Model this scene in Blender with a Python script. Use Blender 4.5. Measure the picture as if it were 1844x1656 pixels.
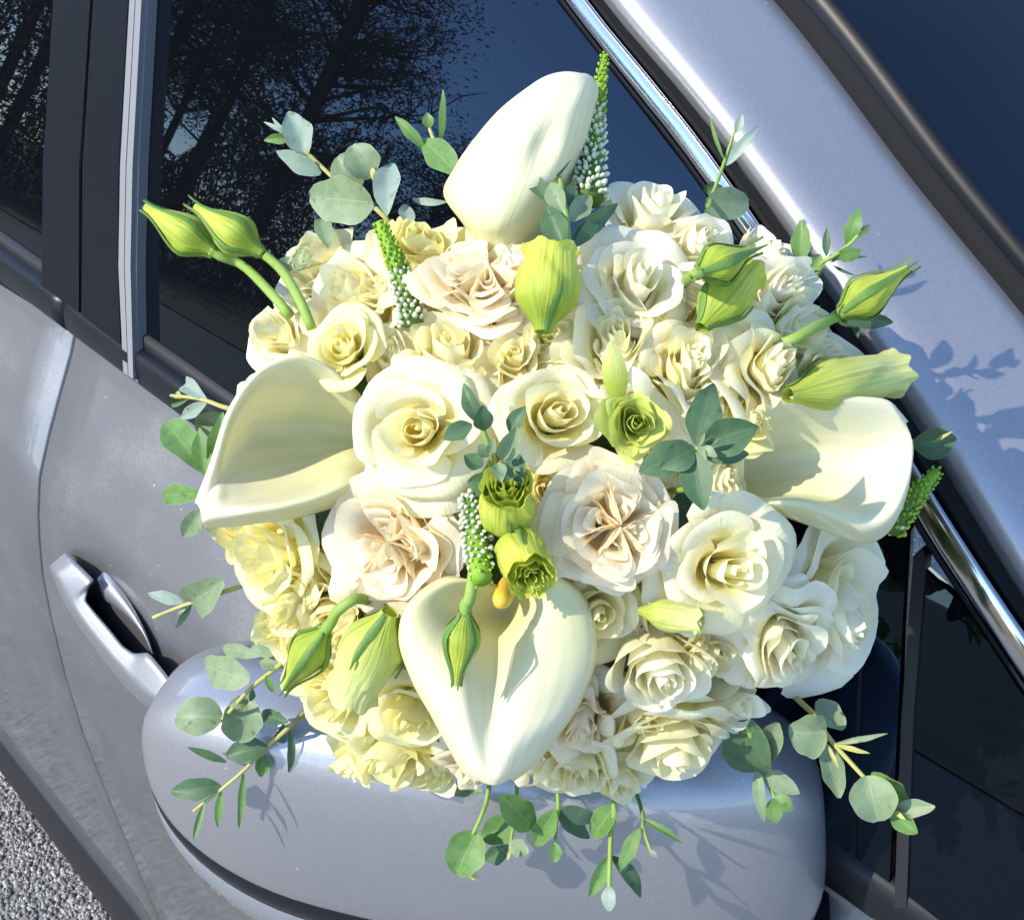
import bpy, math, random
import numpy as np
from mathutils import Vector, Matrix

for o in list(bpy.data.objects):
    bpy.data.objects.remove(o)
sc = bpy.context.scene
col = sc.collection

# ------------------------------------------------------------------ camera
W, H, F = 1844.0, 1656.0, 1900.0            # photograph size and focal length in its pixels
YAW, PITCH, CAMZ = math.radians(47), math.radians(37.2), 1.85
hx, hy = -math.cos(YAW), math.sin(YAW)
FW = Vector((hx * math.cos(PITCH), hy * math.cos(PITCH), -math.sin(PITCH)))
RT = Vector((hy, -hx, 0))
UP = RT.cross(FW)
CAM = Vector((0, 0, CAMZ))
cd = bpy.data.cameras.new('camera')
cd.sensor_fit = 'HORIZONTAL'; cd.sensor_width = 36.0; cd.lens = 36.0 * F / W
cd.clip_start = 0.01; cd.clip_end = 3000
cam = bpy.data.objects.new('camera', cd); col.objects.link(cam)
cam.matrix_world = Matrix(((RT.x, UP.x, -FW.x, CAM.x), (RT.y, UP.y, -FW.y, CAM.y), (RT.z, UP.z, -FW.z, CAM.z), (0, 0, 0, 1)))
sc.camera = cam

# ------------------------------------------------------------------ light
SUN = (RT * 0.72 - UP * 0.32 + FW * 0.62).normalized()      # the way the light travels
w = bpy.data.worlds.new('World'); sc.world = w; w.use_nodes = True
nt = w.node_tree
sky = nt.nodes.new('ShaderNodeTexSky'); sky.sky_type = 'NISHITA'; sky.sun_disc = False
sky.sun_elevation = math.asin(-SUN.z); sky.sun_rotation = math.atan2(-SUN.x, -SUN.y)
sky.air_density = 0.85; sky.dust_density = 0.2; sky.ozone_density = 2.4; sky.altitude = 800
nt.links.new(sky.outputs[0], nt.nodes['Background'].inputs[0])
nt.nodes['Background'].inputs[1].default_value = 0.15
sl = bpy.data.lights.new('sun', 'SUN'); sl.energy = 2.0; sl.angle = math.radians(0.53); sl.color = (1.0, 0.92, 0.77)
so = bpy.data.objects.new('sun', sl); col.objects.link(so)
so.rotation_euler = SUN.to_track_quat('-Z', 'Y').to_euler()
sc.view_settings.view_transform = 'Standard'; sc.view_settings.look = 'None'
sc.view_settings.exposure = 1.58; sc.view_settings.gamma = 1.0
sc.cycles.max_bounces = 12; sc.cycles.diffuse_bounces = 9; sc.cycles.glossy_bounces = 4; sc.cycles.transmission_bounces = 9
sc.cycles.caustics_reflective = False; sc.cycles.caustics_refractive = False
sc.cycles.use_denoising = True

# ------------------------------------------------------------------ helpers
def ray(x, y):
    return RT * ((x - W / 2) / F) - UP * ((y - H / 2) / F) + FW

def P(x, y, d):                              # a point of the place seen at pixel x, y, d metres deep
    return CAM + ray(x, y) * d

def tag(o, label=None, cat=None, group=None, kind=None):
    if label: o['label'] = label
    if cat: o['category'] = cat
    if group: o['group'] = group
    if kind: o['kind'] = kind
    return o

def empty(name, loc):
    o = bpy.data.objects.new(name, None); o.location = loc; o.empty_display_size = 0.02
    col.objects.link(o); return o

def link(name, me, parent=None):
    o = bpy.data.objects.new(name, me); col.objects.link(o)
    if parent is not None:
        o.parent = parent
        o.matrix_parent_inverse = wm(parent).inverted()
    return o

def wm(o):
    m = Matrix.LocRotScale(o.location, o.rotation_euler, o.scale)
    return m if o.parent is None else wm(o.parent) @ o.matrix_parent_inverse @ m

class MB:
    """collects geometry for ONE mesh"""
    def __init__(self): self.v = []; self.f = []; self.uv = []; self.mi = []
    def add(self, vs, fs, uvs=None, mi=0):
        n = len(self.v)
        self.v.extend([tuple(p) for p in vs])
        self.uv.extend(uvs if uvs is not None else [(0.5, 0.5)] * len(vs))
        self.f.extend([tuple(i + n for i in f) for f in fs]); self.mi.extend([mi] * len(fs))
    def grid(self, g, mi=0, closed=False, uv=None):
        nu, nv = len(g), len(g[0])
        vs = [p for r in g for p in r]
        uvs = uv if uv is not None else [(i / (nu - 1), j / (nv - 1)) for i in range(nu) for j in range(nv)]
        fs = []
        for i in range(nu if closed else nu - 1):
            for j in range(nv - 1):
                a = i * nv + j; b = ((i + 1) % nu) * nv + j
                fs.append((a, b, b + 1, a + 1))
        self.add(vs, fs, uvs, mi)
    def tube(self, pts, rad, n=7, mi=0, cap=True):
        pts = [Vector(p) for p in pts]
        if not hasattr(rad, '__len__'): rad = [rad] * len(pts)
        ref = None; g = []
        for i, p in enumerate(pts):
            t = (pts[min(i + 1, len(pts) - 1)] - pts[max(i - 1, 0)]).normalized()
            if ref is None:
                ref = t.orthogonal().normalized()
            ref = (ref - t * ref.dot(t)).normalized(); b = t.cross(ref)
            g.append([p + (ref * math.cos(2 * math.pi * k / n) + b * math.sin(2 * math.pi * k / n)) * rad[i] for k in range(n)])
        vs = [q for r in g for q in r]; fs = []
        uvs = [(k / n, i / (len(pts) - 1)) for i in range(len(pts)) for k in range(n)]
        for i in range(len(pts) - 1):
            for k in range(n):
                a = i * n + k; b = i * n + (k + 1) % n
                fs.append((a, b, b + n, a + n))
        if cap:
            fs.append(tuple(range(n))[::-1]); fs.append(tuple((len(pts) - 1) * n + k for k in range(n)))
        self.add(vs, fs, uvs, mi)
    def box(self, c, sx, sy, sz, R=None):
        c = Vector(c); vs = []
        for x in (-1, 1):
            for y in (-1, 1):
                for z in (-1, 1):
                    q = Vector((x * sx / 2, y * sy / 2, z * sz / 2)); vs.append(c + (R @ q if R else q))
        self.add(vs, [(0, 1, 3, 2), (4, 6, 7, 5), (0, 4, 5, 1), (2, 3, 7, 6), (0, 2, 6, 4), (1, 5, 7, 3)])
    def mesh(self, mats, smooth=True):
        me = bpy.data.meshes.new('m'); me.from_pydata(self.v, [], self.f)
        ul = me.uv_layers.new(name='UVMap')
        vi = np.empty(len(me.loops), dtype=np.int32); me.loops.foreach_get('vertex_index', vi)
        ul.data.foreach_set('uv', np.array(self.uv, dtype=np.float32)[vi].ravel())
        for m in (mats if isinstance(mats, (list, tuple)) else [mats]): me.materials.append(m)
        me.polygons.foreach_set('material_index', self.mi)
        me.polygons.foreach_set('use_smooth', [smooth] * len(self.f)); me.update()
        return me
    def build(self, name, mats, parent=None, smooth=True, sharp=None):
        me = self.mesh(mats, smooth)
        if sharp: me.set_sharp_from_angle(angle=math.radians(sharp))
        return link(name, me, parent)

def catmull(pts, n):
    """n samples through the points (Vectors)"""
    pts = [Vector(p) for p in pts]; m = len(pts) - 1; out = []
    for k in range(n):
        t = k / (n - 1) * m; i = min(int(t), m - 1); t -= i
        p0 = pts[i - 1] if i > 0 else pts[0] * 2 - pts[1]
        p1, p2 = pts[i], pts[i + 1]
        p3 = pts[i + 2] if i + 2 <= m else pts[m] * 2 - pts[m - 1]
        out.append(0.5 * ((2 * p1) + (p2 - p0) * t + (2 * p0 - 5 * p1 + 4 * p2 - p3) * t * t + (3 * p1 - p0 - 3 * p2 + p3) * t * t * t))
    return out

def sm(a, b, x):
    t = min(1.0, max(0.0, (x - a) / (b - a))); return t * t * (3 - 2 * t)

# ------------------------------------------------------------------ materials
def mat(name, base=(0.5, 0.5, 0.5), rough=0.5, metal=0.0, spec=0.5, coat=0.0, coat_rough=0.03):
    m = bpy.data.materials.new(name); m.use_nodes = True
    b = m.node_tree.nodes['Principled BSDF']
    b.inputs['Base Color'].default_value = (*base, 1); b.inputs['Roughness'].default_value = rough
    b.inputs['Metallic'].default_value = metal; b.inputs['Specular IOR Level'].default_value = spec
    b.inputs['Coat Weight'].default_value = coat; b.inputs['Coat Roughness'].default_value = coat_rough
    return m, m.node_tree, b

def N(nt, t, **kw):
    n = nt.nodes.new('ShaderNode' + t)
    for k, v in kw.items(): setattr(n, k, v)
    return n

def noise(nt, scale, detail=3, rough=0.55, coord='Object'):
    tc = N(nt, 'TexCoord'); n = N(nt, 'TexNoise')
    n.inputs['Scale'].default_value = scale; n.inputs['Detail'].default_value = detail; n.inputs['Roughness'].default_value = rough
    nt.links.new(tc.outputs[coord], n.inputs['Vector']); return n

def ramp(nt, src, stops):
    r = N(nt, 'ValToRGB'); e = r.color_ramp.elements
    while len(e) < len(stops): e.new(0.5)
    for q, (p, c) in zip(e, stops): q.position = p; q.color = (*c, 1) if len(c) == 3 else c
    nt.links.new(src, r.inputs[0]); return r

def petal_mat(name, base, edge, trans=0.3, rough=0.55, vein=0.06, tcol=None, spec=0.25, streak=0.05, bump=0.3):
    """thin living tissue: coloured from the claw (uv v = 0) to the lip (v = 1), lets light through"""
    m, nt, b = mat(name, edge, rough, 0, spec)
    uv = N(nt, 'UVMap'); sp = N(nt, 'SeparateXYZ'); nt.links.new(uv.outputs[0], sp.inputs[0])
    r = ramp(nt, sp.outputs['Y'], [(0.25, base), (0.8, edge)])
    mp = N(nt, 'Mapping'); mp.inputs['Scale'].default_value = (26, 1.5, 1); nt.links.new(uv.outputs[0], mp.inputs[0])
    n = N(nt, 'TexNoise'); n.inputs['Scale'].default_value = 1.6; n.inputs['Detail'].default_value = 3
    nt.links.new(mp.outputs[0], n.inputs['Vector'])
    bl = noise(nt, 55, 3)
    mx = N(nt, 'Mix', data_type='RGBA', blend_type='MULTIPLY'); mx.inputs[0].default_value = 1
    rr = ramp(nt, bl.outputs[0], [(0.3, (1 - vein * 1.4,) * 3), (0.7, (1, 1, 1))])
    nt.links.new(r.outputs[0], mx.inputs[6]); nt.links.new(rr.outputs[0], mx.inputs[7])
    st = ramp(nt, n.outputs[0], [(0.35, (1 - streak, 1 - streak * .9, 1 - streak * 1.3)), (0.62, (1, 1, 1))])
    mx0 = mx; mx = N(nt, 'Mix', data_type='RGBA', blend_type='MULTIPLY'); mx.inputs[0].default_value = 1
    nt.links.new(mx0.outputs[2], mx.inputs[6]); nt.links.new(st.outputs[0], mx.inputs[7])
    nt.links.new(mx.outputs[2], b.inputs['Base Color'])
    bu = N(nt, 'Bump'); bu.inputs['Strength'].default_value = bump; bu.inputs['Distance'].default_value = 0.0012
    nt.links.new(n.outputs[0], bu.inputs['Height']); nt.links.new(bu.outputs[0], b.inputs['Normal'])
    tr = N(nt, 'BsdfTranslucent'); ms = N(nt, 'MixShader'); ms.inputs[0].default_value = trans
    if tcol: tr.inputs[0].default_value = (*tcol, 1)
    else: nt.links.new(mx.outputs[2], tr.inputs[0])
    nt.links.new(b.outputs[0], ms.inputs[1]); nt.links.new(tr.outputs[0], ms.inputs[2])
    nt.links.new(ms.outputs[0], nt.nodes['Material Output'].inputs[0])
    return m

M = {}
M['cream'] = petal_mat('petal_cream', (0.96, 0.885, 0.45), (0.97, 0.935, 0.71), .45, tcol=(0.96, 0.895, 0.50))
M['yellow'] = petal_mat('petal_soft_yellow', (0.96, 0.895, 0.37), (0.97, 0.93, 0.60), .45, tcol=(0.96, 0.895, 0.40))
M['white'] = petal_mat('petal_white', (0.96, 0.91, 0.60), (0.97, 0.94, 0.80), .45, tcol=(0.96, 0.91, 0.62))
M['blush'] = petal_mat('petal_blush', (0.98, 0.86, 0.62), (0.98, 0.925, 0.75), .5, tcol=(0.98, 0.88, 0.64))
M['lime'] = petal_mat('petal_lime', (0.52, 0.60, 0.10), (0.74, 0.78, 0.22), 0.4)
M['bud'] = petal_mat('bud_green', (0.40, 0.52, 0.06), (0.72, 0.76, 0.12), 0.3, 0.5, streak=0.22, bump=.6)
M['budpale'] = petal_mat('bud_pale', (0.54, 0.62, 0.10), (0.80, 0.82, 0.32), 0.3, 0.5, streak=0.16, bump=.6)
M['calla'] = petal_mat('calla_white', (0.80, 0.77, 0.36), (0.89, 0.845, 0.60), 0.3, 0.5, 0.05, spec=0.3, streak=0.07, bump=0.2)
M['sepal'] = petal_mat('sepal_green', (0.12, 0.24, 0.05), (0.16, 0.28, 0.06), 0.15, 0.45)
M['stem'] = petal_mat('stem_green', (0.26, 0.40, 0.08), (0.30, 0.44, 0.09), 0.08, 0.45)
M['twig'] = petal_mat('twig_yellow', (0.42, 0.38, 0.12), (0.50, 0.48, 0.16), 0.05, 0.5)

def leaf_mat(name, c1, c2, rim, trans=0.18, rough=0.5):
    m, nt, b = mat(name, c1, rough, 0, 0.35)
    uv = N(nt, 'UVMap'); sp = N(nt, 'SeparateXYZ'); nt.links.new(uv.outputs[0], sp.inputs[0])
    n = noise(nt, 140, 4, 0.65)
    r = ramp(nt, n.outputs[0], [(0.34, c1), (0.66, c2)])
    ab = N(nt, 'Math', operation='SUBTRACT'); ab.inputs[1].default_value = 0.5; nt.links.new(sp.outputs['X'], ab.inputs[0])
    aa = N(nt, 'Math', operation='ABSOLUTE'); nt.links.new(ab.outputs[0], aa.inputs[0])
    rr = ramp(nt, aa.outputs[0], [(0.0, (1, 1, 1)), (0.018, (0, 0, 0)), (0.475, (0, 0, 0)), (0.5, (1, 1, 1))])
    mx = N(nt, 'Mix', data_type='RGBA'); nt.links.new(rr.outputs[0], mx.inputs[0])
    nt.links.new(r.outputs[0], mx.inputs[6]); mx.inputs[7].default_value = (*rim, 1)
    nt.links.new(mx.outputs[2], b.inputs['Base Color'])
    sp3 = noise(nt, 330, 2, 0.4); sr = ramp(nt, sp3.outputs[0], [(0.66, (1, 1, 1)), (0.74, (0.62, 0.60, 0.5))])
    m3 = N(nt, 'Mix', data_type='RGBA', blend_type='MULTIPLY'); m3.inputs[0].default_value = 1; nt.links.new(mx.outputs[2], m3.inputs[6]); nt.links.new(sr.outputs[0], m3.inputs[7]); nt.links.new(m3.outputs[2], b.inputs['Base Color'])
    n2 = noise(nt, 260, 3); bu = N(nt, 'Bump'); bu.inputs['Strength'].default_value = 0.3; bu.inputs['Distance'].default_value = 0.0008
    nt.links.new(n2.outputs[0], bu.inputs['Height']); nt.links.new(bu.outputs[0], b.inputs['Normal'])
    tr = N(nt, 'BsdfTranslucent'); ms = N(nt, 'MixShader'); ms.inputs[0].default_value = trans
    tr.inputs[0].default_value = (c1[0] * 1.3, c1[1] * 1.5, c1[2] * 0.7, 1)
    nt.links.new(b.outputs[0], ms.inputs[1]); nt.links.new(tr.outputs[0], ms.inputs[2])
    nt.links.new(ms.outputs[0], nt.nodes['Material Output'].inputs[0])
    return m
M['grey'] = leaf_mat('eucalyptus_grey_green', (0.17, 0.24, 0.125), (0.25, 0.32, 0.18), (0.36, 0.38, 0.22))
M['dark'] = leaf_mat('eucalyptus_dark_green', (0.06, 0.12, 0.055), (0.095, 0.17, 0.08), (0.16, 0.22, 0.12))
M['green'] = leaf_mat('eucalyptus_fresh_green', (0.10, 0.21, 0.05), (0.16, 0.28, 0.08), (0.30, 0.36, 0.15))
M['silver'] = leaf_mat('eucalyptus_silver', (0.23, 0.31, 0.25), (0.32, 0.39, 0.32), (0.42, 0.44, 0.32))
M['veronica'] = petal_mat('veronica_green', (0.10, 0.20, 0.03), (0.26, 0.44, 0.04), 0.1, 0.5)
M['floret'] = petal_mat('floret_white', (0.55, 0.62, 0.36), (0.78, 0.80, 0.62), 0.15, 0.5)
M['tipbud'] = petal_mat('floret_green', (0.22, 0.40, 0.03), (0.36, 0.56, 0.05), 0.15, 0.5)
M['spadix'] = mat('spadix_yellow', (0.75, 0.48, 0.05), 0.6)[0]
M['ribbon'] = mat('ribbon_white', (0.7, 0.7, 0.66), 0.4)[0]

# car paint: silver-blue metallic under clear coat, with fine flakes and road dirt
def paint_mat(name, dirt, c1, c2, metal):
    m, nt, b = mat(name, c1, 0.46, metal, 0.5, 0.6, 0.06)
    fl = N(nt, 'TexVoronoi'); tc = N(nt, 'TexCoord'); fl.inputs['Scale'].default_value = 2600
    nt.links.new(tc.outputs['Object'], fl.inputs['Vector'])
    r = ramp(nt, fl.outputs['Color'], [(0.1, c1), (0.9, c2)])
    d = noise(nt, 14, 4, 0.55); d2 = noise(nt, 420, 3, 0.7)
    mu = N(nt, 'Math', operation='MULTIPLY'); nt.links.new(d.outputs[0], mu.inputs[0]); nt.links.new(d2.outputs[0], mu.inputs[1])
    dr = ramp(nt, mu.outputs[0], [(0.24, (0, 0, 0)), (0.46, (dirt, dirt, dirt))])
    mx = N(nt, 'Mix', data_type='RGBA'); nt.links.new(dr.outputs[0], mx.inputs[0]); nt.links.new(r.outputs[0], mx.inputs[6])
    mx.inputs[7].default_value = (0.42, 0.40, 0.37, 1)
    sv = N(nt, 'TexVoronoi'); sv.inputs['Scale'].default_value = 150; nt.links.new(tc.outputs['Object'], sv.inputs['Vector'])   # scattered specks of dust
    sx = N(nt, 'SeparateColor'); nt.links.new(sv.outputs['Color'], sx.inputs[0])
    th = N(nt, 'Math', operation='MULTIPLY'); nt.links.new(sx.outputs[0], th.inputs[0]); nt.links.new(sx.outputs[1], th.inputs[1])
    rd_ = N(nt, 'Math', operation='MULTIPLY_ADD'); nt.links.new(th.outputs[0], rd_.inputs[0]); rd_.inputs[1].default_value = 0.30; rd_.inputs[2].default_value = -0.15
    ls_ = N(nt, 'Math', operation='LESS_THAN'); nt.links.new(sv.outputs['Distance'], ls_.inputs[0]); nt.links.new(rd_.outputs[0], ls_.inputs[1])
    m2 = N(nt, 'Mix', data_type='RGBA'); nt.links.new(ls_.outputs[0], m2.inputs[0]); nt.links.new(mx.outputs[2], m2.inputs[6]); m2.inputs[7].default_value = (0.62, 0.60, 0.56, 1)
    nt.links.new(m2.outputs[2], b.inputs['Base Color'])
    ro = N(nt, 'Math', operation='MULTIPLY_ADD'); nt.links.new(dr.outputs[0], ro.inputs[0]); ro.inputs[1].default_value = 0.15; ro.inputs[2].default_value = 0.46
    nt.links.new(ro.outputs[0], b.inputs['Roughness'])
    cw = N(nt, 'Math', operation='MULTIPLY_ADD'); nt.links.new(dr.outputs[0], cw.inputs[0]); cw.inputs[1].default_value = -0.6; cw.inputs[2].default_value = 0.6
    nt.links.new(cw.outputs[0], b.inputs['Coat Weight'])
    bu = N(nt, 'Bump'); bu.inputs['Strength'].default_value = 0.06; bu.inputs['Distance'].default_value = 0.0002
    nt.links.new(fl.outputs['Distance'], bu.inputs['Height']); nt.links.new(bu.outputs[0], b.inputs['Normal'])
    return m
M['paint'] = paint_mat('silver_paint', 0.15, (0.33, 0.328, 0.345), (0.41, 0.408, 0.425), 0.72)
M['paintdirty_shaded'] = paint_mat('silver_paint_dusty_shaded', 0.3, (0.165, 0.164, 0.172), (0.215, 0.214, 0.222), 0.72)  # dustier copy of the paint; base also darkened to offset sun on the doors
M['gloss'] = mat('gloss_black_trim', (0.010, 0.011, 0.014), 0.35, 0, 0.22, 0.0, 0.2)[0]
M['satin'] = mat('satin_black_film', (0.004, 0.005, 0.008), 0.38, 0, 0.2)[0]
M['rubber'] = mat('black_rubber', (0.010, 0.010, 0.011), 0.8, 0, 0.2)[0]
M['plastic'] = mat('dark_grey_plastic', (0.011, 0.011, 0.013), 0.5, 0, .35)[0]
M['greytrim'] = mat('grey_channel_trim', (0.24, 0.24, 0.25), 0.4, 0.2)[0]
M['chrome'] = mat('bright_chrome', (0.42, 0.43, 0.45), 0.1, 1.0)[0]
M['glass'], _, gb = mat('tinted_glass', (0.0025, 0.003, 0.004), 0.01, 0, 0.42)
gb.inputs['Specular Tint'].default_value = (0.36, 0.64, 1.0, 1)
M['lens'] = mat('clear_lens', (0.35, 0.37, 0.4), 0.06, 0.6, 0.6, 1.0)[0]
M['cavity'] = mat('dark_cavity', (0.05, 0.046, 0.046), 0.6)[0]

# ------------------------------------------------------------------ ground and what the windows mirror
def ground_mat():
    m, nt, b = mat('pebbled_asphalt', (0.2, 0.2, 0.2), 0.85)
    tc = N(nt, 'TexCoord'); v = N(nt, 'TexVoronoi'); v.inputs['Scale'].default_value = 110
    nt.links.new(tc.outputs['Object'], v.inputs['Vector'])
    n = noise(nt, 3, 4)
    r = ramp(nt, v.outputs['Color'], [(0.1, (0.13, 0.125, 0.115)), (0.55, (0.26, 0.25, 0.23)), (0.95, (0.42, 0.40, 0.37))])
    mx = N(nt, 'Mix', data_type='RGBA', blend_type='MULTIPLY'); mx.inputs[0].default_value = 0.5
    nt.links.new(r.outputs[0], mx.inputs[6]); nt.links.new(n.outputs[0], mx.inputs[7])
    nt.links.new(mx.outputs[2], b.inputs['Base Color'])
    return m
g = MB(); g.add([(-600, -600, 0), (600, -600, 0), (600, 600, 0), (-600, 600, 0)], [(0, 1, 2, 3)])
tag(g.build('ground', ground_mat(), smooth=False), 'pale pebbled asphalt under and beside the car', kind='structure')

def grass_mat():
    m, nt, b = mat('dry_winter_grass', (0.2, 0.14, 0.07), 0.9)
    n = noise(nt, 0.6, 6); r = ramp(nt, n.outputs[0], [(0.35, (0.10, 0.085, 0.04)), (0.65, (0.24, 0.16, 0.08))])
    nt.links.new(r.outputs[0], b.inputs['Base Color']); return m
g = MB(); g.add([(-400, -300, 0.02), (300, -300, 0.02), (300, -13, 0.02), (-8, -11, 0.02), (-40, -9, 0.02), (-400, -5, 0.02)], [(0, 1, 2, 3, 4, 5)])
tag(g.build('grass_verge', grass_mat(), smooth=False), 'brown dry grass verge beyond the pavement', kind='structure')

rng = random.Random(5)
# loose stone chips lying in the asphalt beside the sill, where they can be told apart
g = MB()
ico = [(0, 0, 1), (0.9, 0, 0.3), (0.28, 0.85, 0.3), (-0.72, 0.53, 0.3), (-0.72, -0.53, 0.3), (0.28, -0.85, 0.3), (0.6, 0.4, -0.4), (-0.5, 0.6, -0.4), (-0.3, -0.7, -0.4), (0.6, -0.5, -0.4)]
icf = [(0, 1, 2), (0, 2, 3), (0, 3, 4), (0, 4, 5), (0, 5, 1), (1, 6, 2), (2, 7, 3), (4, 3, 7), (4, 7, 8), (5, 4, 8), (5, 8, 9), (1, 5, 9), (1, 9, 6), (2, 6, 7)]
for i in range(19000):
    x = rng.uniform(-2.1, -1.0); y = rng.uniform(-0.15, 0.5); s = rng.uniform(0.0035, 0.0072)
    a = rng.uniform(0, 6.28); ca, sa = math.cos(a) * s, math.sin(a) * s; fl = rng.uniform(0.5, 0.9) * s; e = rng.uniform(0.6, 1.0)
    g.add([(x + ca * p[0] - sa * e * p[1], y + sa * p[0] + ca * e * p[1], 0.001 + fl * (p[2] + 0.1)) for p in ico], icf, [(0.5, rng.random())] * 10)
    c = rng.random(); g.uv[-10:] = [(c, c)] * 10
m, nt, b = mat('stone_chips', (0.4, 0.38, 0.35), 0.8)
uv = N(nt, 'UVMap'); sp = N(nt, 'SeparateXYZ'); nt.links.new(uv.outputs[0], sp.inputs[0])
r = ramp(nt, sp.outputs['X'], [(0.0, (0.13, 0.125, 0.115)), (0.5, (0.26, 0.245, 0.225)), (1.0, (0.42, 0.40, 0.365))]); nt.links.new(r.outputs[0], b.inputs['Base Color'])
tag(g.build('gravel', m, smooth=False), 'small pale and grey stone chips in the pavement', kind='stuff')

# trees across the way, seen mirrored in the side windows
bark = mat('bark', (0.07, 0.055, 0.04), 0.9)[0]
def crown_mat(name, c1, c2):
    m, nt, b = mat(name, c1, 0.7); n = noise(nt, 1.3, 3)
    r = ramp(nt, n.outputs[0], [(0.35, c1), (0.65, c2)]); nt.links.new(r.outputs[0], b.inputs['Base Color']); return m
pine = crown_mat('pine_needles', (0.02, 0.045, 0.02), (0.045, 0.08, 0.03))
oak = crown_mat('dull_leaves', (0.06, 0.06, 0.025), (0.11, 0.085, 0.04))
def cloud(name, c, sz, asp, m, parent, seed, flat=.5):
    rs = np.random.RandomState(seed); n = len(c); u = rs.normal(size=(n, 3)); u[:, 2] *= flat; u /= np.linalg.norm(u, axis=1)[:, None]
    v = np.cross(u, rs.normal(size=(n, 3))); v /= np.linalg.norm(v, axis=1)[:, None]; q = sz[:, None]
    vs = np.stack([c - u * q, c + v * q * asp, c + u * q, c - v * q * asp], 1).reshape(-1, 3)
    me = bpy.data.meshes.new('m'); me.vertices.add(n * 4); me.vertices.foreach_set('co', vs.astype(np.float32).ravel())
    me.loops.add(n * 4); me.loops.foreach_set('vertex_index', np.arange(n * 4, dtype=np.int32)); me.polygons.add(n)
    me.polygons.foreach_set('loop_start', np.arange(0, n * 4, 4, dtype=np.int32)); me.update(calc_edges=True); me.materials.append(m)
    return link(name, me, parent)
def tree(name, label, x, y, h, cr, kind, seed):
    rg = random.Random(seed); t = empty(name, (x, y, 0))
    tag(t, label, 'tree', 'trees across the way mirrored in the windows')
    tr = MB(); tips = []
    tr.tube([(x, y, 0), (x + .1, y, h * .4), (x, y + .15, h * .75), (x, y, h * .97)], [h * .014, h * .011, h * .007, .03], 8)
    for k in range(26 if kind == 'bare' else 16):
        z0 = h * rg.uniform(.25, .9); a = rg.uniform(0, 6.28); L = cr * rg.uniform(.6, 1.05) * (1.15 - .6 * z0 / h)
        e = Vector((x + math.cos(a) * L, y + math.sin(a) * L, z0 + L * rg.uniform(.1, .7)))
        mid = Vector((x, y, z0)).lerp(e, .5) + Vector((rg.uniform(-.3, .3), rg.uniform(-.3, .3), rg.uniform(-.2, .5)))
        tr.tube([(x, y, z0), mid, e], [.09, .05, .015], 5)
        tips.append(e); tips.append(mid)
        if kind == 'bare':
            for q in range(7):
                s = Vector((x, y, z0)).lerp(e, rg.uniform(.3, 1)); e2 = s + Vector((rg.uniform(-1, 1), rg.uniform(-1, 1), rg.uniform(-.1, 1))) * L * .45
                m2 = s.lerp(e2, .5) + Vector((rg.uniform(-.2, .2), rg.uniform(-.2, .2), .15)); tr.tube([s, m2, e2], [.03, .02, .007], 4)
                tips.append(e2)
                for qq in range(3):
                    s3 = s.lerp(e2, rg.uniform(.3, 1)); tr.tube([s3, s3 + Vector((rg.uniform(-1, 1), rg.uniform(-1, 1), rg.uniform(-.2, .9))) * .9], [.014, .004], 3)
    tr.build('trunk', bark, t)
    n = 1200 if kind == 'bare' else 15000; rs = np.random.RandomState(seed); tp = np.array([tuple(q) for q in tips])
    c = tp[rs.randint(len(tp), size=n)] + rs.normal(size=(n, 3)) * (1, 1, .6) * (cr * (.21 if kind != 'bare' else .1))
    cloud('crown', c, rs.uniform(.05, .15, n) if kind != 'bare' else rs.uniform(.03, .07, n), .3, pine if kind == 'pine' else oak, t, seed)
TR = [(-33, -20, 17, 4.6, 'pine', 'tall pine mirrored left of centre in the front window'), (-31, -24.5, 15.5, 4.5, 'pine', 'pine beside the bare trees, mirrored in the front window'),
      (-38, -14, 18, 5, 'pine', 'tall dark pine mirrored just right of the black pillar'), (-26, -20.5, 14, 4.3, 'bare', 'bare winter tree with thin branches, mirrored at the top of the front window'),
      (-31, -33, 9.0, 3.6, 'pine', 'rounded pine at the edge of the mirrored blue sky'), (-30, -24, 15, 5.0, 'bare', 'spreading bare tree reaching over the mirrored sky'),
      (-30, -37, 8.2, 3.4, 'pine', 'lower pine near the right end of the mirrored tree line'), (-44, -9, 18, 5, 'pine', 'pine mirrored in the rear window'),
      (-36, -25, 16, 4.5, 'pine', 'dense pine behind the bare trees, mirrored in the window'), (-26, -42, 7.5, 3.2, 'pine', 'smallest pine at the right end of the mirrored tree line'),
      (-30, -10, 12, 4, 'bare', 'bare tree mirrored in the rear window left of the pillar'), (-46, -30, 17, 5, 'pine', 'far pine filling the gap behind the dense pine'),
      (-52, -20, 22, 6, 'pine', 'tallest far pine mirrored behind the black pillar'), (-44, -22, 20, 5.5, 'pine', 'broad dark pine in the middle of the mirrored wood'),
      (-40, -19, 19, 5, 'pine', 'dark pine in the left half of the mirrored wood'), (-52, -36, 17, 5.5, 'pine', 'farthest pine under the bare branches'),
      (-48, -14, 20, 5.5, 'pine', 'tall pine mirrored at the right edge of the rear window'), (-56, -10, 20, 6, 'pine', 'far pine at the left edge of the rear window')]
rs = np.random.RandomState(3); n = 90000; az = np.radians(rs.uniform(4, 62, n)); dd = rs.uniform(26, 40, n)
top = np.where(az < np.radians(43), 6.5, 3.0) * (.7 + .3 * np.sin(az * 23 + 1) * np.sin(az * 41)) ; hh = top * rs.uniform(0, 1, n) ** .9
tag(cloud('undergrowth', np.stack([-np.cos(az) * dd, -np.sin(az) * dd, .1 + hh], 1), rs.uniform(.05, .16, n), .3, oak, None, 8, 1.5), 'brown winter undergrowth at the foot of the trees', kind='stuff')
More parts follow.
